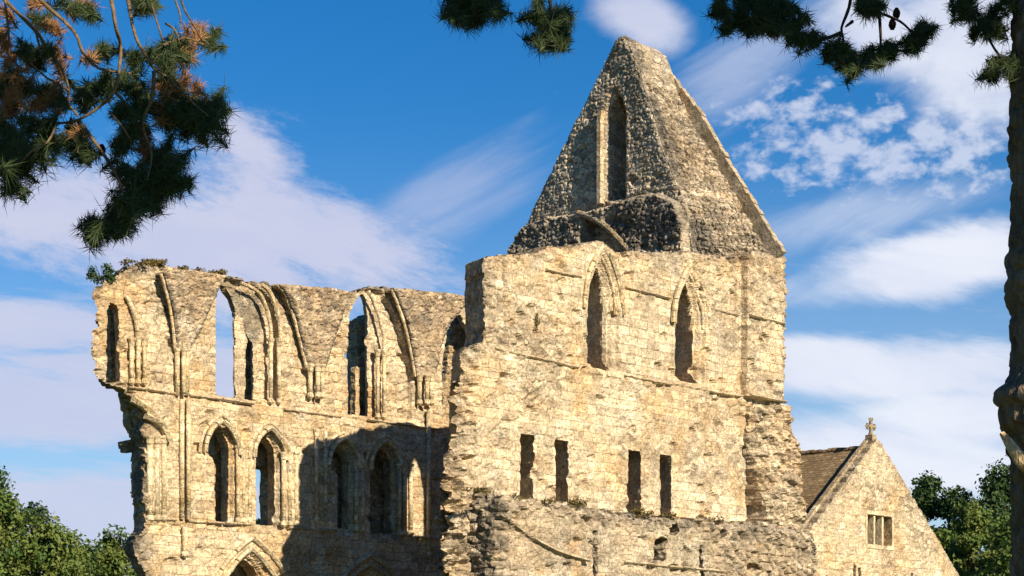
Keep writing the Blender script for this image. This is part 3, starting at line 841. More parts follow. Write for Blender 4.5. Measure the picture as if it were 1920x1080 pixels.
# lancet hoods
def lancet_hood(Lo, grow, name, prof, dep):
    c = np.array(Lo); x0, x1 = c[:, 0].min()-grow, c[:, 0].max()+grow
    P = [(x, dep, z) for x, z in arch_pts(x0, x1, LZ[id(Lo)][0], LZ[id(Lo)][1]+grow*1.3, 12)]
    b = MB(); voussoirs(b, P, prof, W, 2); b.build(name, M_DRESS, west)
LZ = {id(L1o): (W.px(1128, 585)[1], W.px(1120, 468)[1]), id(L2o): (W.px(1294, 612)[1], W.px(1290, 503)[1])}
for Lo in (L1o, L2o):
    lancet_hood(Lo, .10, 'hood_moulding', HOOD, .03)
    lancet_hood(Lo, -.10, 'lancet_moulding', roll(.07), -.06)
string_px(W, west, [[(1022, 506), (1090, 521)], [(1172, 540), (1256, 560)], [(1336, 581), (1384, 592)]])
string_px(W, west, [[(1394, 594), (1460, 609)]], dep=.26)
string_px(W, west, [[(925, 654), (1085, 690)], [(1168, 705), (1258, 722)], [(1330, 735), (1386, 744)]])
string_px(W, west, [[(1394, 742), (1462, 756)]], dep=.27)
# rubble core of the broken corner buttress at the lower right
zt_ = W.px(1440, 752)[1]; zl_ = W.px(1440, 980)[1]
RB = W.off(0.0)
rb_poly = [(W.px(1394, 760)[0], W.px(1394, 760)[1]), (W.px(1440, 752)[0], zt_), (W.px(1480, 762)[0], W.px(1480, 762)[1]), (W.px(1480, 800)[0], zt_-2), (W.px(1478, 900)[0], zl_+1), (W.px(1475, 1000)[0], zl_-1),
           (W.px(1475, 1200)[0], zb), (W.px(1400, 1200)[0], zb), (W.px(1398, 900)[0], zl_+1)]
def rb_depth(A, Z, so, dh):
    p = .25+.95*sstep(zt_-.2, zl_, Z)
    return p*(.75+.5*fbm(A*.8, Z*.8, 61)) + rubble(A, Z, .27, 62)*.14+fbm(A*1.6, Z*1.6, 63)*.3+.20*(worley(A/.42, Z/.26, 66)[2]-.5)-.09*missing(A, Z, .3, 67, .88)-.12*sstep(.3, 0, so)
hfield('broken_buttress', W, west, rb_poly, [], rb_depth, .2, .06, M_STONE2, rag=.12, attr=lambda A, Z, so, dh: {'rub': 1+0*A, 'stain_shade': .15*sstep(0, .2, fbm(A*2, Z*2, 64))}, seed=65, srag=.10)

# ------------------------------------------------------------------ gable
G = GAB
gable = thing('gable', G.world(G.px(1165, 300)[0], -1.0, 0), 'steep triangular gable with one dark lancet, highest part of the ruin', 'gable')
g_left = [(1154, 78), (1130, 127), (1081, 227), (1031, 329), (982, 429), (956, 482), (903, 590)]
g_right = [(1163, 68), (1182, 82), (1200, 130), (1220, 196), (1240, 268), (1262, 328), (1284, 380), (1296, 440), (1302, 500)]
g_outer = G.pts(g_right)
g_outer += [(g_outer[-1][0], zb)]
gl = G.pts(g_left)
g_outer += [(gl[-1][0], zb)] + gl[::-1]
ga0, gzb = G.px(1133, 382); ga1 = G.px(1176, 378)[0]
GLo = lancet(ga0, ga1, G.px(1152, 380)[1], G.px(1154, 225)[1], G.px(1157, 162)[1])
varch = G.pts([(1100, 412), (1120, 416), (1142, 430), (1164, 450), (1186, 472), (1186, 520), (1096, 520)])
vledge = G.pts([(960, 470), (985, 425), (1030, 408), (1095, 400), (1150, 385), (1200, 366), (1240, 362), (1275, 380), (1292, 420), (1296, 520), (940, 560)])
def g_depth(A, Z, so, dh):
    d = fbm(A*.6, Z*.6, 71)*.10 + fbm(A*3, Z*3, 72)*.03 + rubble(A, Z, .15, 73)*.055 + rubble(A, Z, .38, 78)*.03 - .12*missing(A, Z, .25, 77, .92) - .02*sstep(.15, 0, so)
    s = sdf_poly(A, Z, vledge)
    d = d + sstep(-.02, .12, s)*(.28+.25*fbm(A*1.3, Z*1.3, 74)+.09*rubble(A, Z, .2, 75))
    s = sdf_poly(A, Z, varch)
    d = d - .75*sstep(-.02, .12, s)
    s = sdf_poly(A, Z, GLo)
    d = d - np.clip(s, 0, .16)*1.1
    return d
def g_attr(A, Z, so, dh):
    s = sdf_poly(A, Z, vledge)
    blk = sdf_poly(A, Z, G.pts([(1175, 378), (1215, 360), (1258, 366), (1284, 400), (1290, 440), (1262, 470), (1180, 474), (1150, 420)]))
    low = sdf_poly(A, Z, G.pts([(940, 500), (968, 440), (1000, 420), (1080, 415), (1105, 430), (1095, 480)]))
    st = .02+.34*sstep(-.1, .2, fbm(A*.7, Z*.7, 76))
    st = np.maximum(st, .95*sstep(-.3, .25, blk)); st = np.maximum(st, .72*sstep(-.3, .2, low))  # darker patches low on the gable face
    return {'rub': .9+0*A, 'stain_shade': np.clip(st, 0, 1)}
hfield('gable_wall', G, gable, g_outer, [inset(GLo, .15, .1)], g_depth, 2.2, .05, M_GABLE, rag=.018, hrag=.02, attr=g_attr, seed=9, srag=.06)
# dressed left edge of the gable window and the vault rib below it
b = MB(); b.sweep([(x, .10, z) for x, z in [(ga0-.09, G.px(1133, 382)[1]), (ga0-.09, G.px(1140, 300)[1]), (ga0-.09, G.px(1146, 225)[1]), (ga0-.03, G.px(1146, 205)[1])]], [(-.09, -.15), (.09, -.15), (.09, .13), (-.09, .13)], G)
b.build('window_jamb', M_STONE2, gable)
b = MB(); b.sweep([(x, .02, z) for x, z in [(ga0-.03, G.px(1133, 380)[1])] + arch_pts(ga0-.03, ga1+.03, G.px(1154, 225)[1], G.px(1157, 162)[1]+.05, 10) + [(ga1+.03, G.px(1176, 378)[1])]], [(-.02, -.14), (.11, -.14), (.11, -.02), (-.02, -.02)], G)
b.build('window_frame', M_COPE, gable)
moulding('vault_rib', G, gable, [(1094, 402), (1120, 410), (1142, 424), (1164, 444), (1190, 472)], .32, .12, mat=M_COPE)

# rubble slope between the near face and the coping on the far face
near = np.array([G.world(a, .0, z) for a, z in G.pts(g_right)])
farpx = [(1236, 106), (1245, 126), (1268, 170), (1297, 222), (1336, 290), (1376, 358), (1412, 417), (1438, 461), (1454, 488)]
far = np.array([GABF.world(a, .0, z) for a, z in GABF.pts(farpx)])
def resample(P, n):
    s = np.r_[0, np.cumsum(np.linalg.norm(np.diff(P, axis=0), axis=1))]; t = np.linspace(0, s[-1], n)
    return np.stack([np.interp(t, s, P[:, k]) for k in range(3)], 1)
nr, nc = 260, 100
Nn = resample(near, nr); Ff = resample(far, nr)
T = np.linspace(0, 1, nc)
S = Nn[:, None, :]*(1-T)[None, :, None] + Ff[:, None, :]*T[None, :, None]
du_ = np.gradient(S, axis=0); dv_ = np.gradient(S, axis=1); nor = np.cross(dv_, du_); nor /= np.linalg.norm(nor, axis=2, keepdims=True)+1e-9
if nor[nr//2, nc//2].dot(-V) < 0: nor = -nor
sl_ = np.concatenate([np.zeros((nr, 1)), np.cumsum(np.linalg.norm(np.diff(S, axis=1), axis=2), axis=1)], 1)
tl_ = np.concatenate([np.zeros((1, nc)), np.cumsum(np.linalg.norm(np.diff(S, axis=0), axis=2), axis=0)], 0)
aa = sl_; zz = tl_; vv = 0
dd = rubble(aa, zz, .17, 81)*.10 + .10*(worley(aa/.45, zz/.3, 87)[2]-.5) + fbm(aa*1.1, zz*1.1, 82)*.30 + fbm(aa*4, zz*4, 84)*.08 - .12*missing(aa, zz, .3, 85, .92)
dd *= sstep(0, .08, T)[None, :]*sstep(1.0, .92, T)[None, :]
dd[0] = 0
S = S + nor*dd[..., None]
ii, jj = np.meshgrid(np.arange(nr-1), np.arange(nc-1), indexing='ij')
q = np.stack([ii*nc+jj, (ii+1)*nc+jj, (ii+1)*nc+jj+1, ii*nc+jj+1], -1).reshape(-1, 4)
loc = S.reshape(-1, 3)
Mi = np.array(W.M.inverted()); loc2 = (np.c_[loc, np.ones(len(loc))] @ Mi.T)[:, :3]
stn = np.maximum(.35*sstep(0, .2, fbm(aa*1.0, zz*1.0, 83)), .9*sstep(.16, .02, T[None, :]*.6+.55*fbm(aa*.9, zz*.9, 86)+.02)).reshape(-1)
mkobj('rubble_slope', loc2, q, M_SLOPE, gable, W.M, attrs={'rub': np.ones(len(loc)), 'stain_shade': stn})
# coping stones down the far edge
b = MB()
Fc = resample(far, 40)
for k in range(0, 39):
    p, r_ = Fc[k], Fc[k+1]; c = (p+r_)/2; t = (r_-p); L = np.linalg.norm(t); t /= L
    up = np.cross(t, U); up /= np.linalg.norm(up)
    if up[2] < 0: up = -up
    Rm = np.stack([t, U, up], 1)
    j = random.uniform(-.03, .04)
    hgt = .03+.27*min(1, k/12.0)
    b.box(c+up*(hgt*.5+j)+U*.02, (L/2*.98, .13+random.uniform(-.02, .02), hgt), Rm)
b.build('coping', M_COPE, gable)

# ------------------------------------------------------------------ LOW wall in front
Lw = LOW
low = thing('low_wall', Lw.world(Lw.px(1230, 1050)[0], 0, 0), 'low broken stone wall with a slanting roof crease, in front of the slit openings', 'ruined wall')
l_outer = Lw.pts([(930, 936), (945, 930), (975, 932), (1000, 934), (1060, 942), (1100, 948), (1150, 954), (1200, 962), (1270, 968), (1330, 972), (1400, 978), (1460, 982), (1500, 988), (1522, 1004), (1532, 1030)])
l_outer += [(Lw.px(1536, 1080)[0], zb), (Lw.px(932, 1080)[0], zb)]
l_holes = [Lw.pts([(1224, 1052), (1228, 1012), (1240, 1004), (1250, 1012), (1246, 1050)]), Lw.pts([(1252, 1000), (1254, 984), (1266, 982), (1270, 996), (1262, 1004)]),
           Lw.pts([(1396, 1064), (1396, 1056), (1420, 1058), (1420, 1067)]), Lw.pts([(1346, 1004), (1348, 992), (1355, 994), (1354, 1006)]),
           Lw.pts([(1174, 972), (1176, 964), (1190, 966), (1189, 974)]),
           Lw.pts([(1113, 1400), (1114, 1040), (1112, 1010), (1115, 998), (1119, 1010), (1120, 1040), (1120, 1400)]),
           Lw.pts([(1311, 1400), (1311, 1060), (1312, 1028), (1317, 1030), (1318, 1060), (1318, 1400)])]
j1 = Lw.px(1116, 1040)[0]; j2 = Lw.px(1314, 1040)[0]; z1000 = Lw.px(1116, 995)[1]; z1022 = Lw.px(1314, 1022)[1]
cre = np.array(Lw.pts([(932, 966), (968, 992), (1004, 1016), (1052, 1038), (1104, 1052)]))
def l_depth(A, Z, so, dh):
    d = fbm(A*.6, Z*.6, 131)*.16 + fbm(A*3, Z*3, 132)*.05
    rgh = sstep(.8, .1, so)*.7+sstep(j2-1, j2+2, A)*.6+.12
    d = d + rubble(A, Z, .30, 133)*(.04+.18*np.clip(rgh, 0, 1)) - .2*sstep(.35, 0, so)
    d = d - .16*missing(A, Z, .30, 136, .91)
    d = d - .32*sstep(.12, .04, np.abs(A-j1+.05*fbm(Z*3, Z, 5)))*(Z < z1000) - .22*sstep(.10, .03, np.abs(A-j2))*(Z < z1022)
    zc = np.interp(A, cre[:, 0], cre[:, 1]); below = (A < cre[-1, 0])*sstep(.0, .05, zc-Z)
    d = d + .10*(1-below)*(A < cre[-1, 0]+.0)
    return d
def l_attr(A, Z, so, dh):
    rgh = np.clip(sstep(.8, .1, so)*.9+sstep(j2-1, j2+2, A)*.5+.5*sstep(-.05, .12, fbm(A*.7, Z*.7, 134)), 0, 1)
    return {'rub': rgh, 'stain_shade': np.clip(.28*sstep(-.05, .2, fbm(A*1.1, Z*1.1, 137))+.6*sstep(.55, .1, so)*sstep(-.12, .1, fbm(A*1.2, Z*1.2, 135)), 0, 1)}
hfield('wall', Lw, low, l_outer, l_holes, l_depth, 1.0, .055, M_LOW, rag=.10, hrag=.08, attr=l_attr, seed=15, srag=.12)
moulding('roof_crease', Lw, low, [(932, 966), (968, 992), (1004, 1016), (1052, 1038), (1104, 1052)], .09, .06, prof=[(-.03, -.08), (.04, -.08), (.05, .05), (-.01, .08)], mat=M_COPE)
string_px(Lw, low, [[(1168, 1054), (1290, 1066)], [(1300, 1067), (1392, 1074)]], dep=.04)
# torn end of the walls: rough core work facing left
Q = Plane(-V, -U, Lw.px(934, 1000)[0]+.15)
def qz(y, x=900): return Q.px(x, y)[1]
q_outer = [(-D_W-1.25, qz(905)), (-D_W-.6, qz(905)), (-D_W+.3, qz(915)), (-D_W+1.0, qz(938)), (-D_W+1.05, zb), (-D_W-1.25, zb)]
def q_depth(A, Z, so, dh):
    return .35*fbm(A*1.0, Z*1.0, 141)+rubble(A, Z, .36, 142)*.42 + fbm(A*2.5, Z*2.5, 143)*.3 + .35*sstep(-D_W+.5, -D_W-1.2, A)-.3*sstep(.3, 0, so)
hfield('torn_core', Q, low, q_outer, [], q_depth, .4, .055, M_SLOPE, rag=.10, attr=lambda A, Z, so, dh: {'rub': 1+0*A, 'stain_shade': .35+.3*sstep(-.1, .15, fbm(A*2, Z*2, 144))}, seed=145, srag=.1)

# ------------------------------------------------------------------ stone house at the right
Hh = HOUSE
house = thing('stone_house', Hh.world(Hh.px(1645, 1000)[0], 0, 0), 'cream stone house with brown tiled roof and a cross on its gable', 'house')
aC, zA = Hh.px(1645, 826); aLf, zLf = Hh.px(1521, 990)
sl = (zA-zLf)/(aC-aLf); hwid = aC-aLf+.6
zE = zA-sl*hwid
h_outer = [(aC-hwid, zb), (aC-hwid, zE), (aC-.16, zA), (aC+.16, zA), (aC+hwid+2, zE-2*sl), (aC+hwid+2, zb)]
hx0, hz1 = Hh.px(1625, 966); hx1, hz0 = Hh.px(1671, 1024); hz1 = Hh.px(1648, 967)[1]; hz0 = Hh.px(1648, 1022)[1]
hole = [(hx0, hz0), (hx0, hz1), (hx1, hz1), (hx1, hz0)]
lows = []
for x, y in ((1601, 1060), (1611, 1064), (1709, 1074)):
    a, z = Hh.px(x, y); lows.append([(a-.10, z-1.6), (a-.10, z), (a+.10, z), (a+.10, z-1.6)])
hfield('gable_wall', Hh, house, h_outer, [hole]+lows, lambda A, Z, so, dh: fbm(A*2, Z*2, 161)*.04+rubble(A, Z, .28, 162)*.05, .6, .08, M_STONE2, rag=.01, hrag=.005,
       attr=lambda A, Z, so, dh: {'rub': np.clip(.35+fbm(A*.6, Z*.6, 163)*2, 0, 1), 'stain_shade': .12*sstep(.5, .1, so)}, seed=165, srag=.02)
def hbox(b, a0, a1, d0, d1, z0, z1):
    P = [Hh.world(a, d, z) for z in (z0, z1) for a, d in ((a0, d0), (a1, d0), (a1, d1), (a0, d1))]
    b.add(P, [(0, 1, 2, 3), (7, 6, 5, 4), (4, 5, 1, 0), (5, 6, 2, 1), (6, 7, 3, 2), (7, 4, 0, 3)])
win = MB(); hbox(win, hx0-.1, hx1+.1, -.05, .06, hz0-.16, hz0-.01); hbox(win, hx0-.1, hx1+.1, -.05, .05, hz1+.01, hz1+.16)
hbox(win, hx0-.13, hx0-.005, -.05, .045, hz0, hz1); hbox(win, hx1+.005, hx1+.13, -.05, .045, hz0, hz1)
wo = win.build('window', M_DRESS, house)
for k in (1, 2):
    m = MB(); a = hx0+(hx1-hx0)*k/3; hbox(m, a-.06, a+.06, -.25, -.02, hz0-.02, hz1+.02); m.build('mullion', M_DRESS, wo)
m = MB(); hbox(m, hx0-.05, hx1+.05, -.42, -.38, hz0-.05, hz1+.05); m.build('pane', M_DARKGLASS, wo)
for hp in lows:
    m = MB(); hbox(m, hp[0][0]-.05, hp[2][0]+.05, -.42, -.38, hp[0][1]-.05, hp[1][1]+.05); m.build('pane', M_DARKGLASS, house)
# roof: two slopes behind the gable
def slope_slab(sign, a_far):
    ridge_z = zA-.24; L = 14.0
    n_ = 24; vs = []; fs = []
    dirv = np.array([sign*1.0, -sl])
    plen = abs(a_far-aC)/1.0
    e1 = U*sign*1.0+np.array([0, 0, -sl]); ln = np.linalg.norm(e1); e1 = e1/ln
    org = Hh.world(aC, -.55, ridge_z)
    e2 = V.copy()
    e3 = np.cross(e2, e1); 
    if e3[2] < 0: e3 = -e3
    Mx = Matrix.Identity(4)
    ax = e2 if np.cross(e2, -e1).dot(e3) > 0 else -e2
    for i in range(3):
        Mx[i][0] = ax[i]; Mx[i][1] = -e1[i]; Mx[i][2] = e3[i]; Mx[i][3] = org[i]
    sgn = 1 if ax is e2 else -1
    Ls = plen*ln
    nx, ny = 90, 46; vs = []
    for s_ in (0, 1):
        for i in range(nx+1):
            for j in range(ny+1):
                sag = .10*float(fbm(np.array([i*.09]), np.array([j*.09]), 171, 3)[0])
                row = -.02*((j*.75) % 1.0)
                vs.append((sgn*L*i/nx, -Ls*j/ny, sag+row-.16*s_))
    o_ = (nx+1)*(ny+1)
    for i in range(nx):
        for j in range(ny):
            a = i*(ny+1)+j; q4 = (a, a+1, a+ny+2, a+ny+1)
            fs.append(q4 if sgn < 0 else q4[::-1])
    for i in range(nx):
        for j in (0, ny):
            a = i*(ny+1)+j; fs.append((a, a+ny+1, a+ny+1+o_, a+o_))
    for i in (0, nx):
        for j in range(ny):
            a = i*(ny+1)+j; fs.append((a, a+1, a+1+o_, a+o_))
    return mkobj('roof', vs, fs, M_TILE, house, Mx)
rfl = slope_slab(-1, aC-hwid-.3); slope_slab(1, aC+hwid+2)
b = MB()
for i in range(40):
    d = -.6-i*.34
    b.tube([Hh.world(aC, d, zA-.26+random.uniform(-.02, .03)), Hh.world(aC, d-.32, zA-.26+random.uniform(-.02, .03))], .12, 8)
b.build('ridge_tiles', M_TILE, rfl)
# side walls
m = MB(); hbox(m, aC-hwid+.05, aC-hwid+.6, -14, -.62, zb, zE-.15); hbox(m, aC+hwid+1.4, aC+hwid+1.95, -14, -.62, zb, zE-2*sl-.15); hbox(m, aC-hwid+.6, aC+hwid+1.4, -14, -13.5, zb, zE-1.9)
m.build('side_wall', M_STONE2, house)
# raking copings and the cross
for sg in (-1, 1):
    b = MB(); n_ = 14; ext = hwid if sg < 0 else hwid+2
    e = U*sg+np.array([0, 0, -sl]); ln = np.linalg.norm(e); e /= ln; up = np.cross(e, V); up = up if up[2] > 0 else -up
    Rm = np.stack([e, V, up], 1); tot = ext*ln
    for k in range(n_):
        c = Hh.world(aC, -.3, zA)+e*(tot*(k+.5)/n_+.05)+up*(.06+random.uniform(-.01, .012))
        b.box(c+V*.14, (tot/n_/2*.985, .10 if sg < 0 else .25, .07), Rm)
    b.build('coping', M_COPE if sg < 0 else M_DRESS, house)  # left coping gets a darker stone in place of its shade
b = MB()
cz = zA+.02
hbox(b, aC-.16, aC+.16, -.46, -.14, cz-.1, cz+.22)
b.tube([Hh.world(aC, -.3, cz+.2), Hh.world(aC, -.3, cz+.36), Hh.world(aC, -.3, cz+.78)], [.12, .07, .07], 8)
b.tube([Hh.world(aC-.24, -.3, cz+.55), Hh.world(aC, -.3, cz+.55), Hh.world(aC+.24, -.3, cz+.55)], [.07, .06, .07], 8)
for da, dz in ((-.24, .55), (.24, .55), (0, .78)):
    for k in (-1, 0, 1):
        off = (k*.07, .07) if da == 0 else (math.copysign(.06, da)*(1 if k == 0 else .1), k*.08)
        p = Hh.world(aC+da+off[0], -.3, cz+dz+off[1])
        b.box(p, (.045, .045, .045))
b.build('cross_finial', M_COPE, house)

# ------------------------------------------------------------------ foliage helpers
def leafcloud(centers, count, size, seed, flat=.4, shell=.55):
    """leaf quads spread through a set of ellipsoids; returns verts, faces, tint"""
    r = np.random.default_rng(seed)
    C = np.array(centers, float)                     # x,y,z,rx,ry,rz
    wgt = (C[:, 3]*C[:, 4]*C[:, 5])**(2/3); wgt /= wgt.sum()
    k = r.choice(len(C), count, p=wgt)
    d = r.normal(size=(count, 3)); d /= np.linalg.norm(d, axis=1, keepdims=True)
    rad = (shell + (1-shell)*r.random(count)**.6)*(1+.10*r.normal(size=count))
    # clumps: quantised jitter
    P = C[k, :3]+d*rad[:, None]*C[k, 3:6]
    cl = np.floor(P/(size*3.2)); jit = np.sin(cl[:, 0]*12.9+cl[:, 1]*78.2+cl[:, 2]*37.7)*43758.5; jit = jit-np.floor(jit)
    keep = jit > .22
    P, d, jit = P[keep], d[keep], jit[keep]; n = len(P)
    nrm = d*.8+r.normal(size=(n, 3))*.7+np.array([0, 0, .35]); nrm /= np.linalg.norm(nrm, axis=1, keepdims=True)
    t = np.cross(nrm, r.normal(size=(n, 3))); t /= np.linalg.norm(t, axis=1, keepdims=True); w = np.cross(nrm, t)
    s = size*(.6+.8*r.random(n))[:, None]
    a = P-t*s*.5; b_ = P+w*s*.28+nrm*s*.08; c = P+t*s*.5; e = P-w*s*.28+nrm*s*.08
    Vv = np.stack([a, b_, c, e], 1).reshape(-1, 3)
    Fc_ = np.arange(4*n).reshape(n, 4)
    tint = np.repeat(np.clip(jit*.9-.25+.35*r.random(n), 0, 1), 4)
    return Vv, Fc_, tint

def limbs(mb, base, top, r0, n=6, spread=1.0, seed=0):
    rr = random.Random(seed); base = np.array(base); top = np.array(top)
    mid = (base+top)/2+np.array([rr.uniform(-.2, .2), rr.uniform(-.2, .2), 0])
    mb.tube([base, base*.7+top*.3, mid, top], [r0*1.15, r0*.85, r0*.6, r0*.15], 8, jit=.08)
    for k in range(n):
        t = rr.uniform(.3, .85); p = base+(top-base)*t; an = rr.uniform(0, 6.283); L = spread*(1.1-t)*rr.uniform(.7, 1.2)
        q = p+np.array([math.cos(an)*L, math.sin(an)*L, L*.7])
        mb.tube([p, (p+q)/2+np.array([0, 0, -.05*L]), q], [r0*.45*(1.1-t), r0*.25, r0*.06], 6)

def tree(name, px, py_top, Y, width, label, dark=False, group=None, n=5200, size=.34, seed=0, narrow=1.0, cat='tree'):
    top = at(px, py_top, Y); x, y, h_ = top[0], top[1], top[2]
    t = thing(name, (x, y, 0), label, cat, group)
    rr = random.Random(seed); cs = []
    w = width/2
    for k in range(15):
        f = (k+.5)/15; an = k*2.4+rr.random(); z = h_*(.30+.62*f)
        rr_ = w*(.35+.65*math.sin(math.pi*min(1, f*.75+.22)))*.62
        rad = w*rr.uniform(.26, .54)*(1-.35*f*narrow)
        cs.append((x+math.cos(an)*rr_*(1-.55*f), y+math.sin(an)*rr_*(1-.55*f), z, rad, rad, rad*rr.uniform(.7, .95)))
    cs.append((x, y, h_-w*.32, w*.36, w*.36, w*.34))
    mb = MB(); limbs(mb, (x, y, -.1), (x, y, h_*.85), .035*h_, 9, w*.9, seed); mb.build('trunk', M_WOOD, t, smooth=True)
    Vv, Fc_, tint = leafcloud(cs, int(n*2.1), size*.68, seed+1, shell=.35)
    mkobj('crown', Vv, Fc_, M_LEAFD if dark else M_LEAF, t, attrs={'tint': tint})
    return t
gl_ = 'trees standing left of the ruin'; gr_ = 'trees standing right of the house'
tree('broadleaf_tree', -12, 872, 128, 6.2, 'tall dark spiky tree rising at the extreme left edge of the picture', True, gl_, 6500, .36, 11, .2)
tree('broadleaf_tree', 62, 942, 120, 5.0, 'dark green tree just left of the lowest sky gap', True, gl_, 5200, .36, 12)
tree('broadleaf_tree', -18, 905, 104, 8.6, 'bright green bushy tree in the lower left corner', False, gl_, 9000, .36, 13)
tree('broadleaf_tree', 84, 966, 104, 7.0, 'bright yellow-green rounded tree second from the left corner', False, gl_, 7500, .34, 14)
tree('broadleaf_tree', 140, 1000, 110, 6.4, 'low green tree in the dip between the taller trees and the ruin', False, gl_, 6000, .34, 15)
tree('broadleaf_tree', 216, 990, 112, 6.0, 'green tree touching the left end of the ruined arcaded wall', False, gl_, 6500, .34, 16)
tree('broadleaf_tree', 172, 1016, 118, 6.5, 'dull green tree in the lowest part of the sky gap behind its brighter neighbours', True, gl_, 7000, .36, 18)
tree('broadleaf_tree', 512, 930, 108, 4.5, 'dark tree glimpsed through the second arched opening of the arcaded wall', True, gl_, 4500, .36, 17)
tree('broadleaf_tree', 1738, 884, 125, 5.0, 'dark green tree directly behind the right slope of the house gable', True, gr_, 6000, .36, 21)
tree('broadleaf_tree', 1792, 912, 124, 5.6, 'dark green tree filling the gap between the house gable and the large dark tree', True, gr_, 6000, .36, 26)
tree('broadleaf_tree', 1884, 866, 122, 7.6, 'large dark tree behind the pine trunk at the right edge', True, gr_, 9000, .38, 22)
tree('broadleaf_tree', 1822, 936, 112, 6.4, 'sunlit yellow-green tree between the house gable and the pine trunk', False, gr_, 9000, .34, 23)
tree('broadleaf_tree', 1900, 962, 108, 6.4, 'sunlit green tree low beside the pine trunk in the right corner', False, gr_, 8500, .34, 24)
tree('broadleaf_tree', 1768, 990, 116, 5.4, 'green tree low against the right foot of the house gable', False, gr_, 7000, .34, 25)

# unseen wood added on the left to block skylight and deepen the shade
cs = []
rw = random.Random(31)
for k in range(60):
    f = k/59
    x = -24-42*f+rw.uniform(-4, 4); y = -35+95*f+rw.uniform(-6, 6)
    for zz_ in (5, 11, 17, 22):
        cs.append((x+rw.uniform(-3, 3), y+rw.uniform(-3, 3), zz_+rw.uniform(-2, 2), 4.5, 4.5, 3.6))
Vv, Fc_, ti = leafcloud(cs, 26000, 1.5, 32, shell=.3)
tag(mkobj('skylight_blocker', Vv, Fc_, M_LEAFD, None, attrs={'tint': ti}), 'unseen wood added on the left to block skylight', 'wood', kind='stuff')

# plants rooted in the masonry
def plant(name, pos, w, h_, n, mat, label, group=None, seed=0, size=.09):
    pos = np.array(pos, float); r = np.random.default_rng(seed)
    t = thing(name, pos, label, 'plant', group)
    mb = MB()
    for k in range(5):
        q = pos+np.array([r.normal()*w*.25, r.normal()*w*.15, h_*r.uniform(.5, .9)])
        mb.tube([pos-np.array([0, 0, .05]), (pos+q)/2+r.normal(size=3)*.02, q], [.012, .009, .004], 5)
    mb.build('stem', M_TWIGD, t)
    cs = [(pos[0]+r.normal()*w*.25, pos[1]+r.normal()*w*.12, pos[2]+h_*r.uniform(.2, .75), w*.3, w*.22, h_*.35) for k in range(5)]
    Vv, Fc_, ti = leafcloud(cs, n, size, seed+5, shell=.2)
    mkobj('leaves', Vv, Fc_, mat, t, attrs={'tint': ti})
def on(pl, x, y, dep): a, z = pl.px(x, y); return pl.world(a, dep, z)
plant('wall_shrub', on(E, 205, 532, -.3), .7, .75, 1100, M_PLANTG, 'dark green shrub on the top left corner of the arcaded wall', seed=201)
gp = 'herbs growing along the wall tops'
for k, (x, y, lab) in enumerate(((262, 500, 'brownish herb tuft on the arcaded wall top just right of the green shrub'), (300, 500, 'brownish herb tuft on the wall top above the first vault springer, left side'),
                                 (345, 508, 'herb tuft on the wall top midway between the shrub and the first clerestory window'), (395, 515, 'herb tuft on the wall top just left of the first clerestory arch'))):
    plant('wall_herb', on(E, x, y+5, -.15), .9, .34, 620, M_PLANT, lab, gp, 210+k)
for k, (x, y, lab) in enumerate(((965, 938, 'yellow herb tuft on the low wall below the leftmost slit'), (1020, 943, 'yellow herb tuft on the low wall between the first two slits'),
                                 (1075, 949, 'herb tuft on the low wall right of the second slit'), (1205, 968, 'herb tuft on the low wall below the third slit'), (1262, 975, 'herb tuft on the low wall below the rightmost slit'),
                                 (1350, 980, 'herb tuft on the low wall right of all the slits'), (890, 925, 'herb tuft on the torn left end of the low wall'))):
    plant('wall_herb', on(Lw, x, y+2, -.1), .9, .28, 320, M_PLANT, lab, gp, 220+k)
plant('wall_herb', on(W, 1003, 612, .06), .42, .42, 130, M_PLANT, 'small green tuft on the face of the wall left of the first lancet', None, 240, .08)

# ------------------------------------------------------------------ pines in the foreground
def tuft(acc, p, d, L, n, r, spread=1.0):
    """needles round a shoot tip at p growing along d"""
    d = d/np.linalg.norm(d)
    base = p - d*np.array(L*1.15*r.random(n)**1.1)[:, None]
    dirs = d[None]*(.5+.5*r.random(n))[:, None]+r.normal(size=(n, 3))*.58*spread
    dirs /= np.linalg.norm(dirs, axis=1, keepdims=True)
    ln = L*(.42+.75*r.random(n))
    tip = base+dirs*ln[:, None]+np.array([0, 0, -1])*(.10*ln**1.0)[:, None]*r.random(n)[:, None]
    s = np.cross(dirs, np.array([0.0, 1.0, 0.15])+r.normal(size=(n, 3))*.3); s /= np.linalg.norm(s, axis=1, keepdims=True)+1e-9
    wd = .00125
    m = (base+tip)/2
    acc[0].append(np.stack([base-s*wd*.6, base+s*wd*.6, m+s*wd, tip, m-s*wd], 1).reshape(-1, 3)); acc[1].append(np.repeat(r.random(n)*.6, 5))
from collections import defaultdict
STEMS = defaultdict(list)
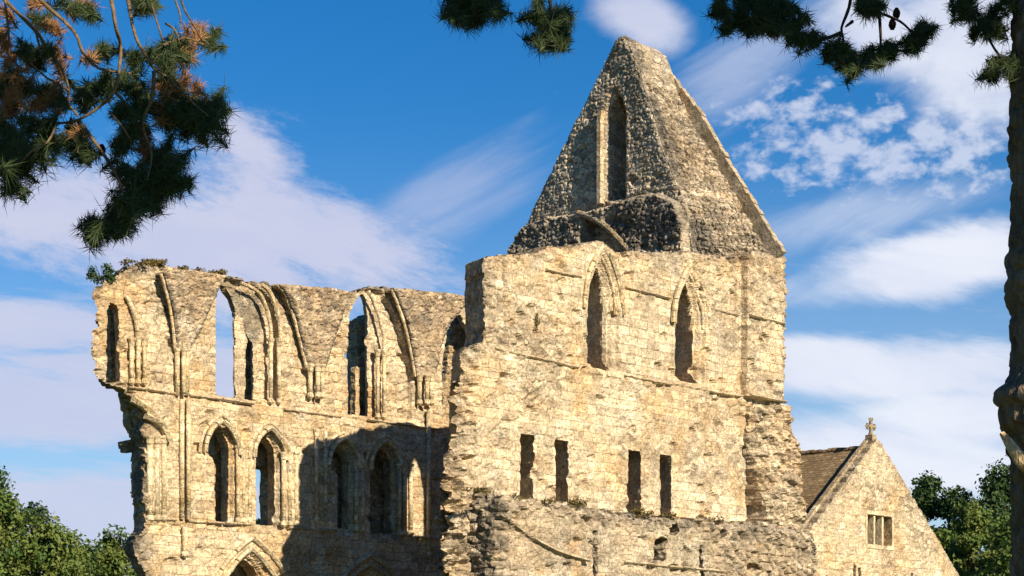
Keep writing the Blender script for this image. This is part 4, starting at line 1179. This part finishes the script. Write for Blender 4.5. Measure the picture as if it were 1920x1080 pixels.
def needles(name, clusters, mat, parent, Y, conv, seed, dens=1.0, shoots=5, L0=.085):
    r = np.random.default_rng(seed); acc = ([], [])
    for (cx, cy, rad) in clusters:
        x, y, R = conv(cx, cy, rad)
        for k in range(shoots):
            Yk = Y+r.uniform(-.22, .22)
            p = at(x+r.normal()*R*.33, y+r.normal()*R*.33, Yk)
            d = np.array([r.normal()*.7, r.normal()*.6, r.normal()*.7+.1])
            rm = R/F*Y
            L_ = min(max(rm*1.0, .06), .12)
            tuft(acc, p, d, L_, int(165*dens), r)
            dn = d/np.linalg.norm(d); STEMS[name].append((p-dn*L_*1.15, p-dn*L_*.5, p))
    Vv = np.concatenate(acc[0]); n = len(Vv)//5
    Fq = np.arange(n*5).reshape(n, 5)
    b = MB()
    for q in STEMS.pop(name): b.tube(q, [.0026, .0022, .0014], 4, cap=False)
    nf = len(Fq); n0 = len(Vv)
    faces = Fq.tolist()+[[k+n0 for k in f] for f in b.f]
    return mkobj(name, Vv.tolist()+[list(v) for v in b.v], faces, None, parent, attrs={'tint': np.concatenate([np.concatenate(acc[1]), np.zeros(len(b.v))])},
                 mats=[mat, M_TWIG], midx=[0]*nf+[1]*len(b.f))
def limb_px(mb, L, Y, r0, r1, conv, seed=0):
    rr = random.Random(seed); P = []
    for i, (cx, cy) in enumerate(L):
        x, y, _ = conv(cx, cy, 1); P.append(at(x, y, Y+rr.uniform(-.06, .06)))
    P = np.array(P); out = []
    for i in range(len(P)-1):
        for t in (0, .33, .66):
            p0 = P[max(i-1, 0)]; p1 = P[i]; p2 = P[i+1]; p3 = P[min(i+2, len(P)-1)]
            out.append(.5*((2*p1)+(-p0+p2)*t+(2*p0-5*p1+4*p2-p3)*t*t+(-p0+3*p1-3*p2+p3)*t**3))
    out.append(P[-1]); n = len(out)
    mb.tube(out, [r0+(r1-r0)*i/(n-1) for i in range(n)], 7, jit=.12)

def cone_at(px, py, Y, R, parent):
    p = at(px, py, Y); b = MB()
    for k in range(7):
        t = k/6; z = (t-.5)*R*2.2; w = R*math.sin(math.pi*(t*.85+.1))
        for j in range(7):
            an = j*.898+k*.6
            b.box(p+np.array([math.cos(an)*w*.6, math.sin(an)*w*.6, z]), (R*.28, R*.28, R*.16))
    b.tube([p-np.array([0, 0, R]), p+np.array([0, 0, R])], R*.55, 8)
    b.build('pine_cone', M_CONE, parent)

# left pine: boughs hanging into the upper left
YL = 9.0
convL = lambda cx, cy, r: (cx/2.25, cy/2.25, r/2.25)
tl = at(-330, 400, YL)
pineL = thing('pine_tree', (tl[0], tl[1], 0), 'pine with browning needle clusters hanging into the upper left corner', 'pine tree', 'pine trees framing the view')
mb = MB(); mb.tube([(tl[0], tl[1], -.1), (tl[0]+.05, tl[1], 2.0), (tl[0]-.03, tl[1], 4.5), (tl[0], tl[1], 9)], [.30, .24, .2, .1], 14, jit=.1); mb.build('trunk', M_BARK, pineL, smooth=True)
mb = MB()
limb_px(mb, [(-742, 300), (-400, -60), (0, -120), (500, -110), (850, -120)], YL, .06, .02, convL, 1)
LB = [[(-60, -90), (20, 0), (150, 130), (190, 190), (260, 290), (290, 380), (285, 430), (330, 490)], [(80, -110), (170, 0), (310, 130), (350, 220), (420, 290), (560, 310)],
      [(450, -110), (470, 0), (490, 120), (510, 200), (500, 310), (480, 390), (420, 450), (330, 505), (240, 520), (150, 500)],
      [(520, -110), (540, 0), (570, 150), (620, 240), (650, 290), (700, 320)], [(600, -110), (640, 20), (680, 150), (690, 190)], [(720, -110), (740, 0), (760, 60), (760, 120)],
      [(750, -110), (770, 20), (820, 110), (850, 170)], [(480, 380), (560, 480), (600, 560)], [(460, 470), (520, 540), (560, 610)], [(330, 510), (400, 600), (450, 670), (490, 740), (520, 820), (500, 920)],
      [(240, 520), (200, 600), (130, 640), (60, 720)], [(650, 300), (640, 420), (600, 520), (640, 650), (620, 760)], [(700, 320), (800, 420), (880, 490)], [(290, 380), (200, 330), (100, 240)], [(150, 130), (180, 250), (190, 300)],
      [(20, 0), (40, 200), (20, 420)], [(690, 190), (780, 160), (860, 190)], [(700, 100), (740, 130), (760, 200)]]
for i, L in enumerate(LB): limb_px(mb, L, YL-.2, .0055 if len(L) < 5 else .009, .003 if len(L) < 6 else .0045, convL, 20+i)
mb.build('branch', M_TWIG, pineL, smooth=True)
GL = [(60, 560, 100), (60, 700, 110), (30, 790, 80), (160, 620, 80), (250, 600, 80), (340, 620, 80), (370, 650, 50), (120, 510, 60), (100, 640, 90), (10, 640, 90), (120, 720, 60), (20, 560, 90),
      (620, 780, 100), (560, 850, 100), (480, 930, 90), (410, 970, 80), (440, 990, 60), (690, 810, 90), (740, 730, 80), (600, 710, 70), (650, 850, 80), (560, 780, 80), (770, 760, 50), (500, 880, 80), (540, 930, 70), (690, 740, 70), (380, 940, 50),
      (880, 470, 90), (920, 510, 80), (820, 510, 90), (850, 550, 70), (940, 450, 60), (790, 470, 70), (860, 420, 60),
      (880, 180, 50), (720, 230, 70), (640, 220, 60), (570, 260, 40), (430, 230, 60), (340, 390, 60), (420, 360, 50), (590, 380, 60), (300, 30, 50), (360, 40, 45), (600, 30, 50), (640, 20, 60), (180, 90, 50),
      (560, 560, 60), (520, 600, 50), (700, 650, 50), (240, 430, 60), (180, 380, 50), (560, 470, 50), (770, 210, 50), (700, 260, 60), (390, 420, 50), (30, 330, 40)]
BL = [(800, 170, 55), (770, 240, 55), (830, 150, 40), (720, 370, 75), (680, 440, 60), (640, 580, 55), (760, 340, 60), (30, 250, 60), (60, 400, 70), (20, 180, 60), (20, 440, 60), (70, 330, 50), (340, 550, 40), (240, 220, 30), (380, 250, 40),
      (830, 370, 40), (700, 500, 40), (620, 640, 40), (120, 370, 45), (10, 60, 50), (330, 20, 30), (20, 330, 60), (60, 450, 50)]
rf_ = random.Random(5)
for k in range(10):
    GL.append((rf_.uniform(-20, 330), rf_.uniform(150, 640), rf_.uniform(35, 60)))
    BL.append((rf_.uniform(-20, 260), rf_.uniform(20, 480), rf_.uniform(30, 55)))
for k in range(16): GL.append((rf_.uniform(480, 760), rf_.uniform(330, 720), rf_.uniform(40, 60)))
needles('foliage', GL, M_NEED, pineL, YL, convL, 301, dens=.8)
needles('dead_foliage', BL, M_BROWN, pineL, YL, convL, 302, dens=.6, shoots=3)
cone_at(430/2.25, 632/2.25, YL, .018, pineL)

# right pine: trunk at the right edge, boughs across the top
YR = 10.0
convR = lambda cx, cy, r: (1320+cx/3.2, cy/3.2, r/3.2)
convC = lambda cx, cy, r: (cx, cy, r)
tr = at(2010, 600, YR)
pineR = thing('pine_tree', (tr[0], tr[1], 0), 'pine with thick dark flaking trunk at the right edge and a torn lower branch', 'pine tree', 'pine trees framing the view')
prof_px = [(-300, 1915), (-150, 1908), (0, 1900), (100, 1896), (180, 1890), (240, 1885), (280, 1891), (340, 1895), (420, 1892), (480, 1885), (545, 1883), (590, 1896), (650, 1898), (700, 1897), (716, 1882), (735, 1858), (755, 1854), (770, 1870), (800, 1872), (815, 1886), (850, 1892), (900, 1902), (960, 1906), (1080, 1904), (1250, 1890), (1340, 1875), (1990, 1850)]
ys = np.array([p[0] for p in prof_px]); xs = np.array([p[1] for p in prof_px])
nz_, na_ = 420, 90
Yp = np.linspace(-300, 1960, nz_); Rr = (2010-np.interp(Yp, ys, xs))/F*YR
Rs = (2010-np.interp(Yp, [-300, 0, 600, 1340, 1960], [1920, 1902, 1900, 1885, 1850]))/F*YR
an = np.linspace(0, 2*math.pi, na_, endpoint=False)
lw = np.exp(-((np.angle(np.exp(1j*(an-math.radians(200)))))/.75)**2)
Zt = EYE+(HY-Yp)/F*YR
Rg = Rs[:, None]*(1-lw)[None, :]+Rr[:, None]*lw[None, :]
AA, ZZ = np.meshgrid(an*.3, Zt, indexing='xy')
f1, f2, r_ = worley(AA/.05+fbm(AA*12, ZZ*5, 5)*.5, ZZ/.11, 401)
Rg = Rg + np.clip((f2-f1)*2.4, 0, 1)*.018*(.5+r_) + fbm(AA*9, ZZ*6, 402)*.03 - .018
vx = tr[0]+Rg*np.cos(an)[None]; vy = tr[1]+Rg*np.sin(an)[None]
Vt = np.stack([vx, vy, np.broadcast_to(Zt[:, None], vx.shape)], -1).reshape(-1, 3)
ii, jj = np.meshgrid(np.arange(nz_-1), np.arange(na_), indexing='ij')
q = np.stack([ii*na_+jj, (ii+1)*na_+jj, (ii+1)*na_+(jj+1) % na_, ii*na_+(jj+1) % na_], -1).reshape(-1, 4)
mkobj('trunk', Vt, q, M_BARK, pineR)
mb = MB(); mb.tube([at(1878, 812, YR-.18), at(1892, 832, YR-.2), at(1915, 862, YR-.22), at(1960, 905, YR-.15)], [.012, .022, .03, .04], 9, jit=.2); mb.build('torn_branch', M_WOODRAW, pineR)
mb = MB()
limb_px(mb, [(2010, -100), (1850, -120), (1600, -90), (1350, -70), (1100, -60), (850, -60)], YR, .07, .02, convC, 5)
RBs = [[(900, -240), (880, 0), (850, 100), (825, 170), (835, 230), (840, 300)], [(825, 195), (720, 235), (640, 240), (500, 180), (300, 110), (100, 60)], [(890, 130), (850, 160)],
       [(900, -240), (940, 0), (1010, 60), (1090, 90), (1180, 130), (1250, 190), (1320, 190)], [(1050, 85), (1060, 200), (1060, 300)], [(300, -240), (250, 0), (230, 110)],
       [(1560, -200), (1600, 50), (1690, 190), (1730, 270), (1780, 340), (1860, 400)]]
for i, L in enumerate(RBs): limb_px(mb, L, YR, .009, .0045, convR, 60+i)
for L in ([(870, -60), (888, 0), (890, 40)], [(1020, -60), (1032, 10), (1036, 70)]): limb_px(mb, L, YR, .010, .006, convC, 80)
mb.build('branch', M_TWIGD, pineR, smooth=True)
GR = [(120, 80, 80), (150, 150, 70), (230, 110, 85), (330, 120, 95), (420, 130, 95), (500, 170, 85), (560, 150, 70), (100, 30, 65), (300, 30, 80), (450, 40, 80), (520, 80, 70), (600, 230, 55), (660, 245, 55), (200, 40, 80), (380, 60, 90), (270, 170, 60), (400, 190, 60), (540, 215, 50),
      (740, 300, 60), (830, 330, 75), (900, 370, 85), (960, 340, 75), (1060, 310, 65), (1110, 310, 55), (880, 420, 45), (1000, 390, 45), (800, 290, 50),
      (1310, 190, 60), (1340, 170, 50), (1260, 240, 45), (1240, 280, 35), (1010, 60, 55), (960, 20, 50), (1040, 30, 40),
      (1530, 40, 70), (1600, 90, 75), (1660, 150, 75), (1700, 190, 60), (1740, 60, 60), (1760, 160, 45), (1740, 420, 55), (1790, 400, 60), (1720, 460, 35), (1850, 400, 70), (1880, 470, 60), (1580, 20, 60), (1840, 20, 60)]
GC = [(890, 5, 45), (860, 15, 32), (922, 12, 34), (885, 38, 28), (905, -15, 45), (868, -15, 40), (880, 25, 34), (1030, 50, 34), (1035, 80, 28), (1012, 26, 26), (1045, 30, 30), (1058, 74, 18), (1028, 65, 34)]
needles('foliage', GR, M_NEED, pineR, YR, convR, 311, dens=.9)
needles('foliage', GC, M_NEED, pineR, YR, convC, 312, dens=1.4)
cone_at(1320+1155/3.2, 80/3.2, YR, .02, pineR); cone_at(1320+1130/3.2, 145/3.2, YR, .02, pineR)

# unseen needle pads on limbs, added sunward to shade the trunk and boughs
def pads(name, parent, pads_, n, mat, seed, trunk_xy):
    mb = MB()
    for (x, y, z, a, b_, c) in pads_:
        p0 = np.array([trunk_xy[0], trunk_xy[1], z-.9]); p1 = np.array([x, y, z-.1])
        mb.tube([p0, (p0+p1)/2+np.array([0, 0, .15]), p1], [.07, .05, .02], 6)
    mb.build('shade_bough', M_TWIGD, parent)
    Vv, Fc_, ti = leafcloud(pads_, n, .16, seed, shell=.1)
    mkobj(name, Vv, Fc_, mat, parent, attrs={'tint': ti})
sdn = sd/sd[1]*-1
def along(p, dist): q = np.array(p)+sd*dist; return q
rp = np.random.default_rng(91)
P_ = []
for (x, y, z) in ((tr[0]-.2, YR, 2.4), (tr[0]-.2, YR, 3.3), (tr[0]-.2, YR, 4.0), (tr[0]-.2, YR, 5.45), (2.0, YR, 4.9), (1.3, YR, 4.9), (.7, YR, 5.0), (0.0, YR, 5.1), (-.4, YR, 5.0)):
    q = along((x, y, z), 3.2+rp.uniform(-.3, .3)); P_.append((q[0], q[1], q[2], .55, .5, .42))
pads('shading_pads', pineR, P_, 5200, M_NEED, 92, (tr[0], tr[1]))
P_ = []
for (x, y, z) in ((-2.1, YL, 4.0), (-1.45, YL, 3.75)):
    q = along((x, y, z), 3.4); P_.append((q[0], q[1], q[2], .34, .34, .3))
pads('shading_pads', pineL, P_, 1100, M_NEED, 93, (tl[0], tl[1]))

# ------------------------------------------------------------------ camera and output
cam = bpy.data.cameras.new('camera'); co = link(bpy.data.objects.new('camera', cam))
co.location = CAM; co.rotation_euler = (math.radians(90), 0, 0)
cam.sensor_width = 36; cam.lens = F/1920*36; cam.shift_y = (HY-540)/1920; cam.clip_end = 3000; cam.clip_start = .1
sc.camera = co
sc.view_settings.view_transform = 'Standard'; sc.view_settings.look = 'None'; sc.view_settings.gamma = 1.0
sc.view_settings.exposure = .80
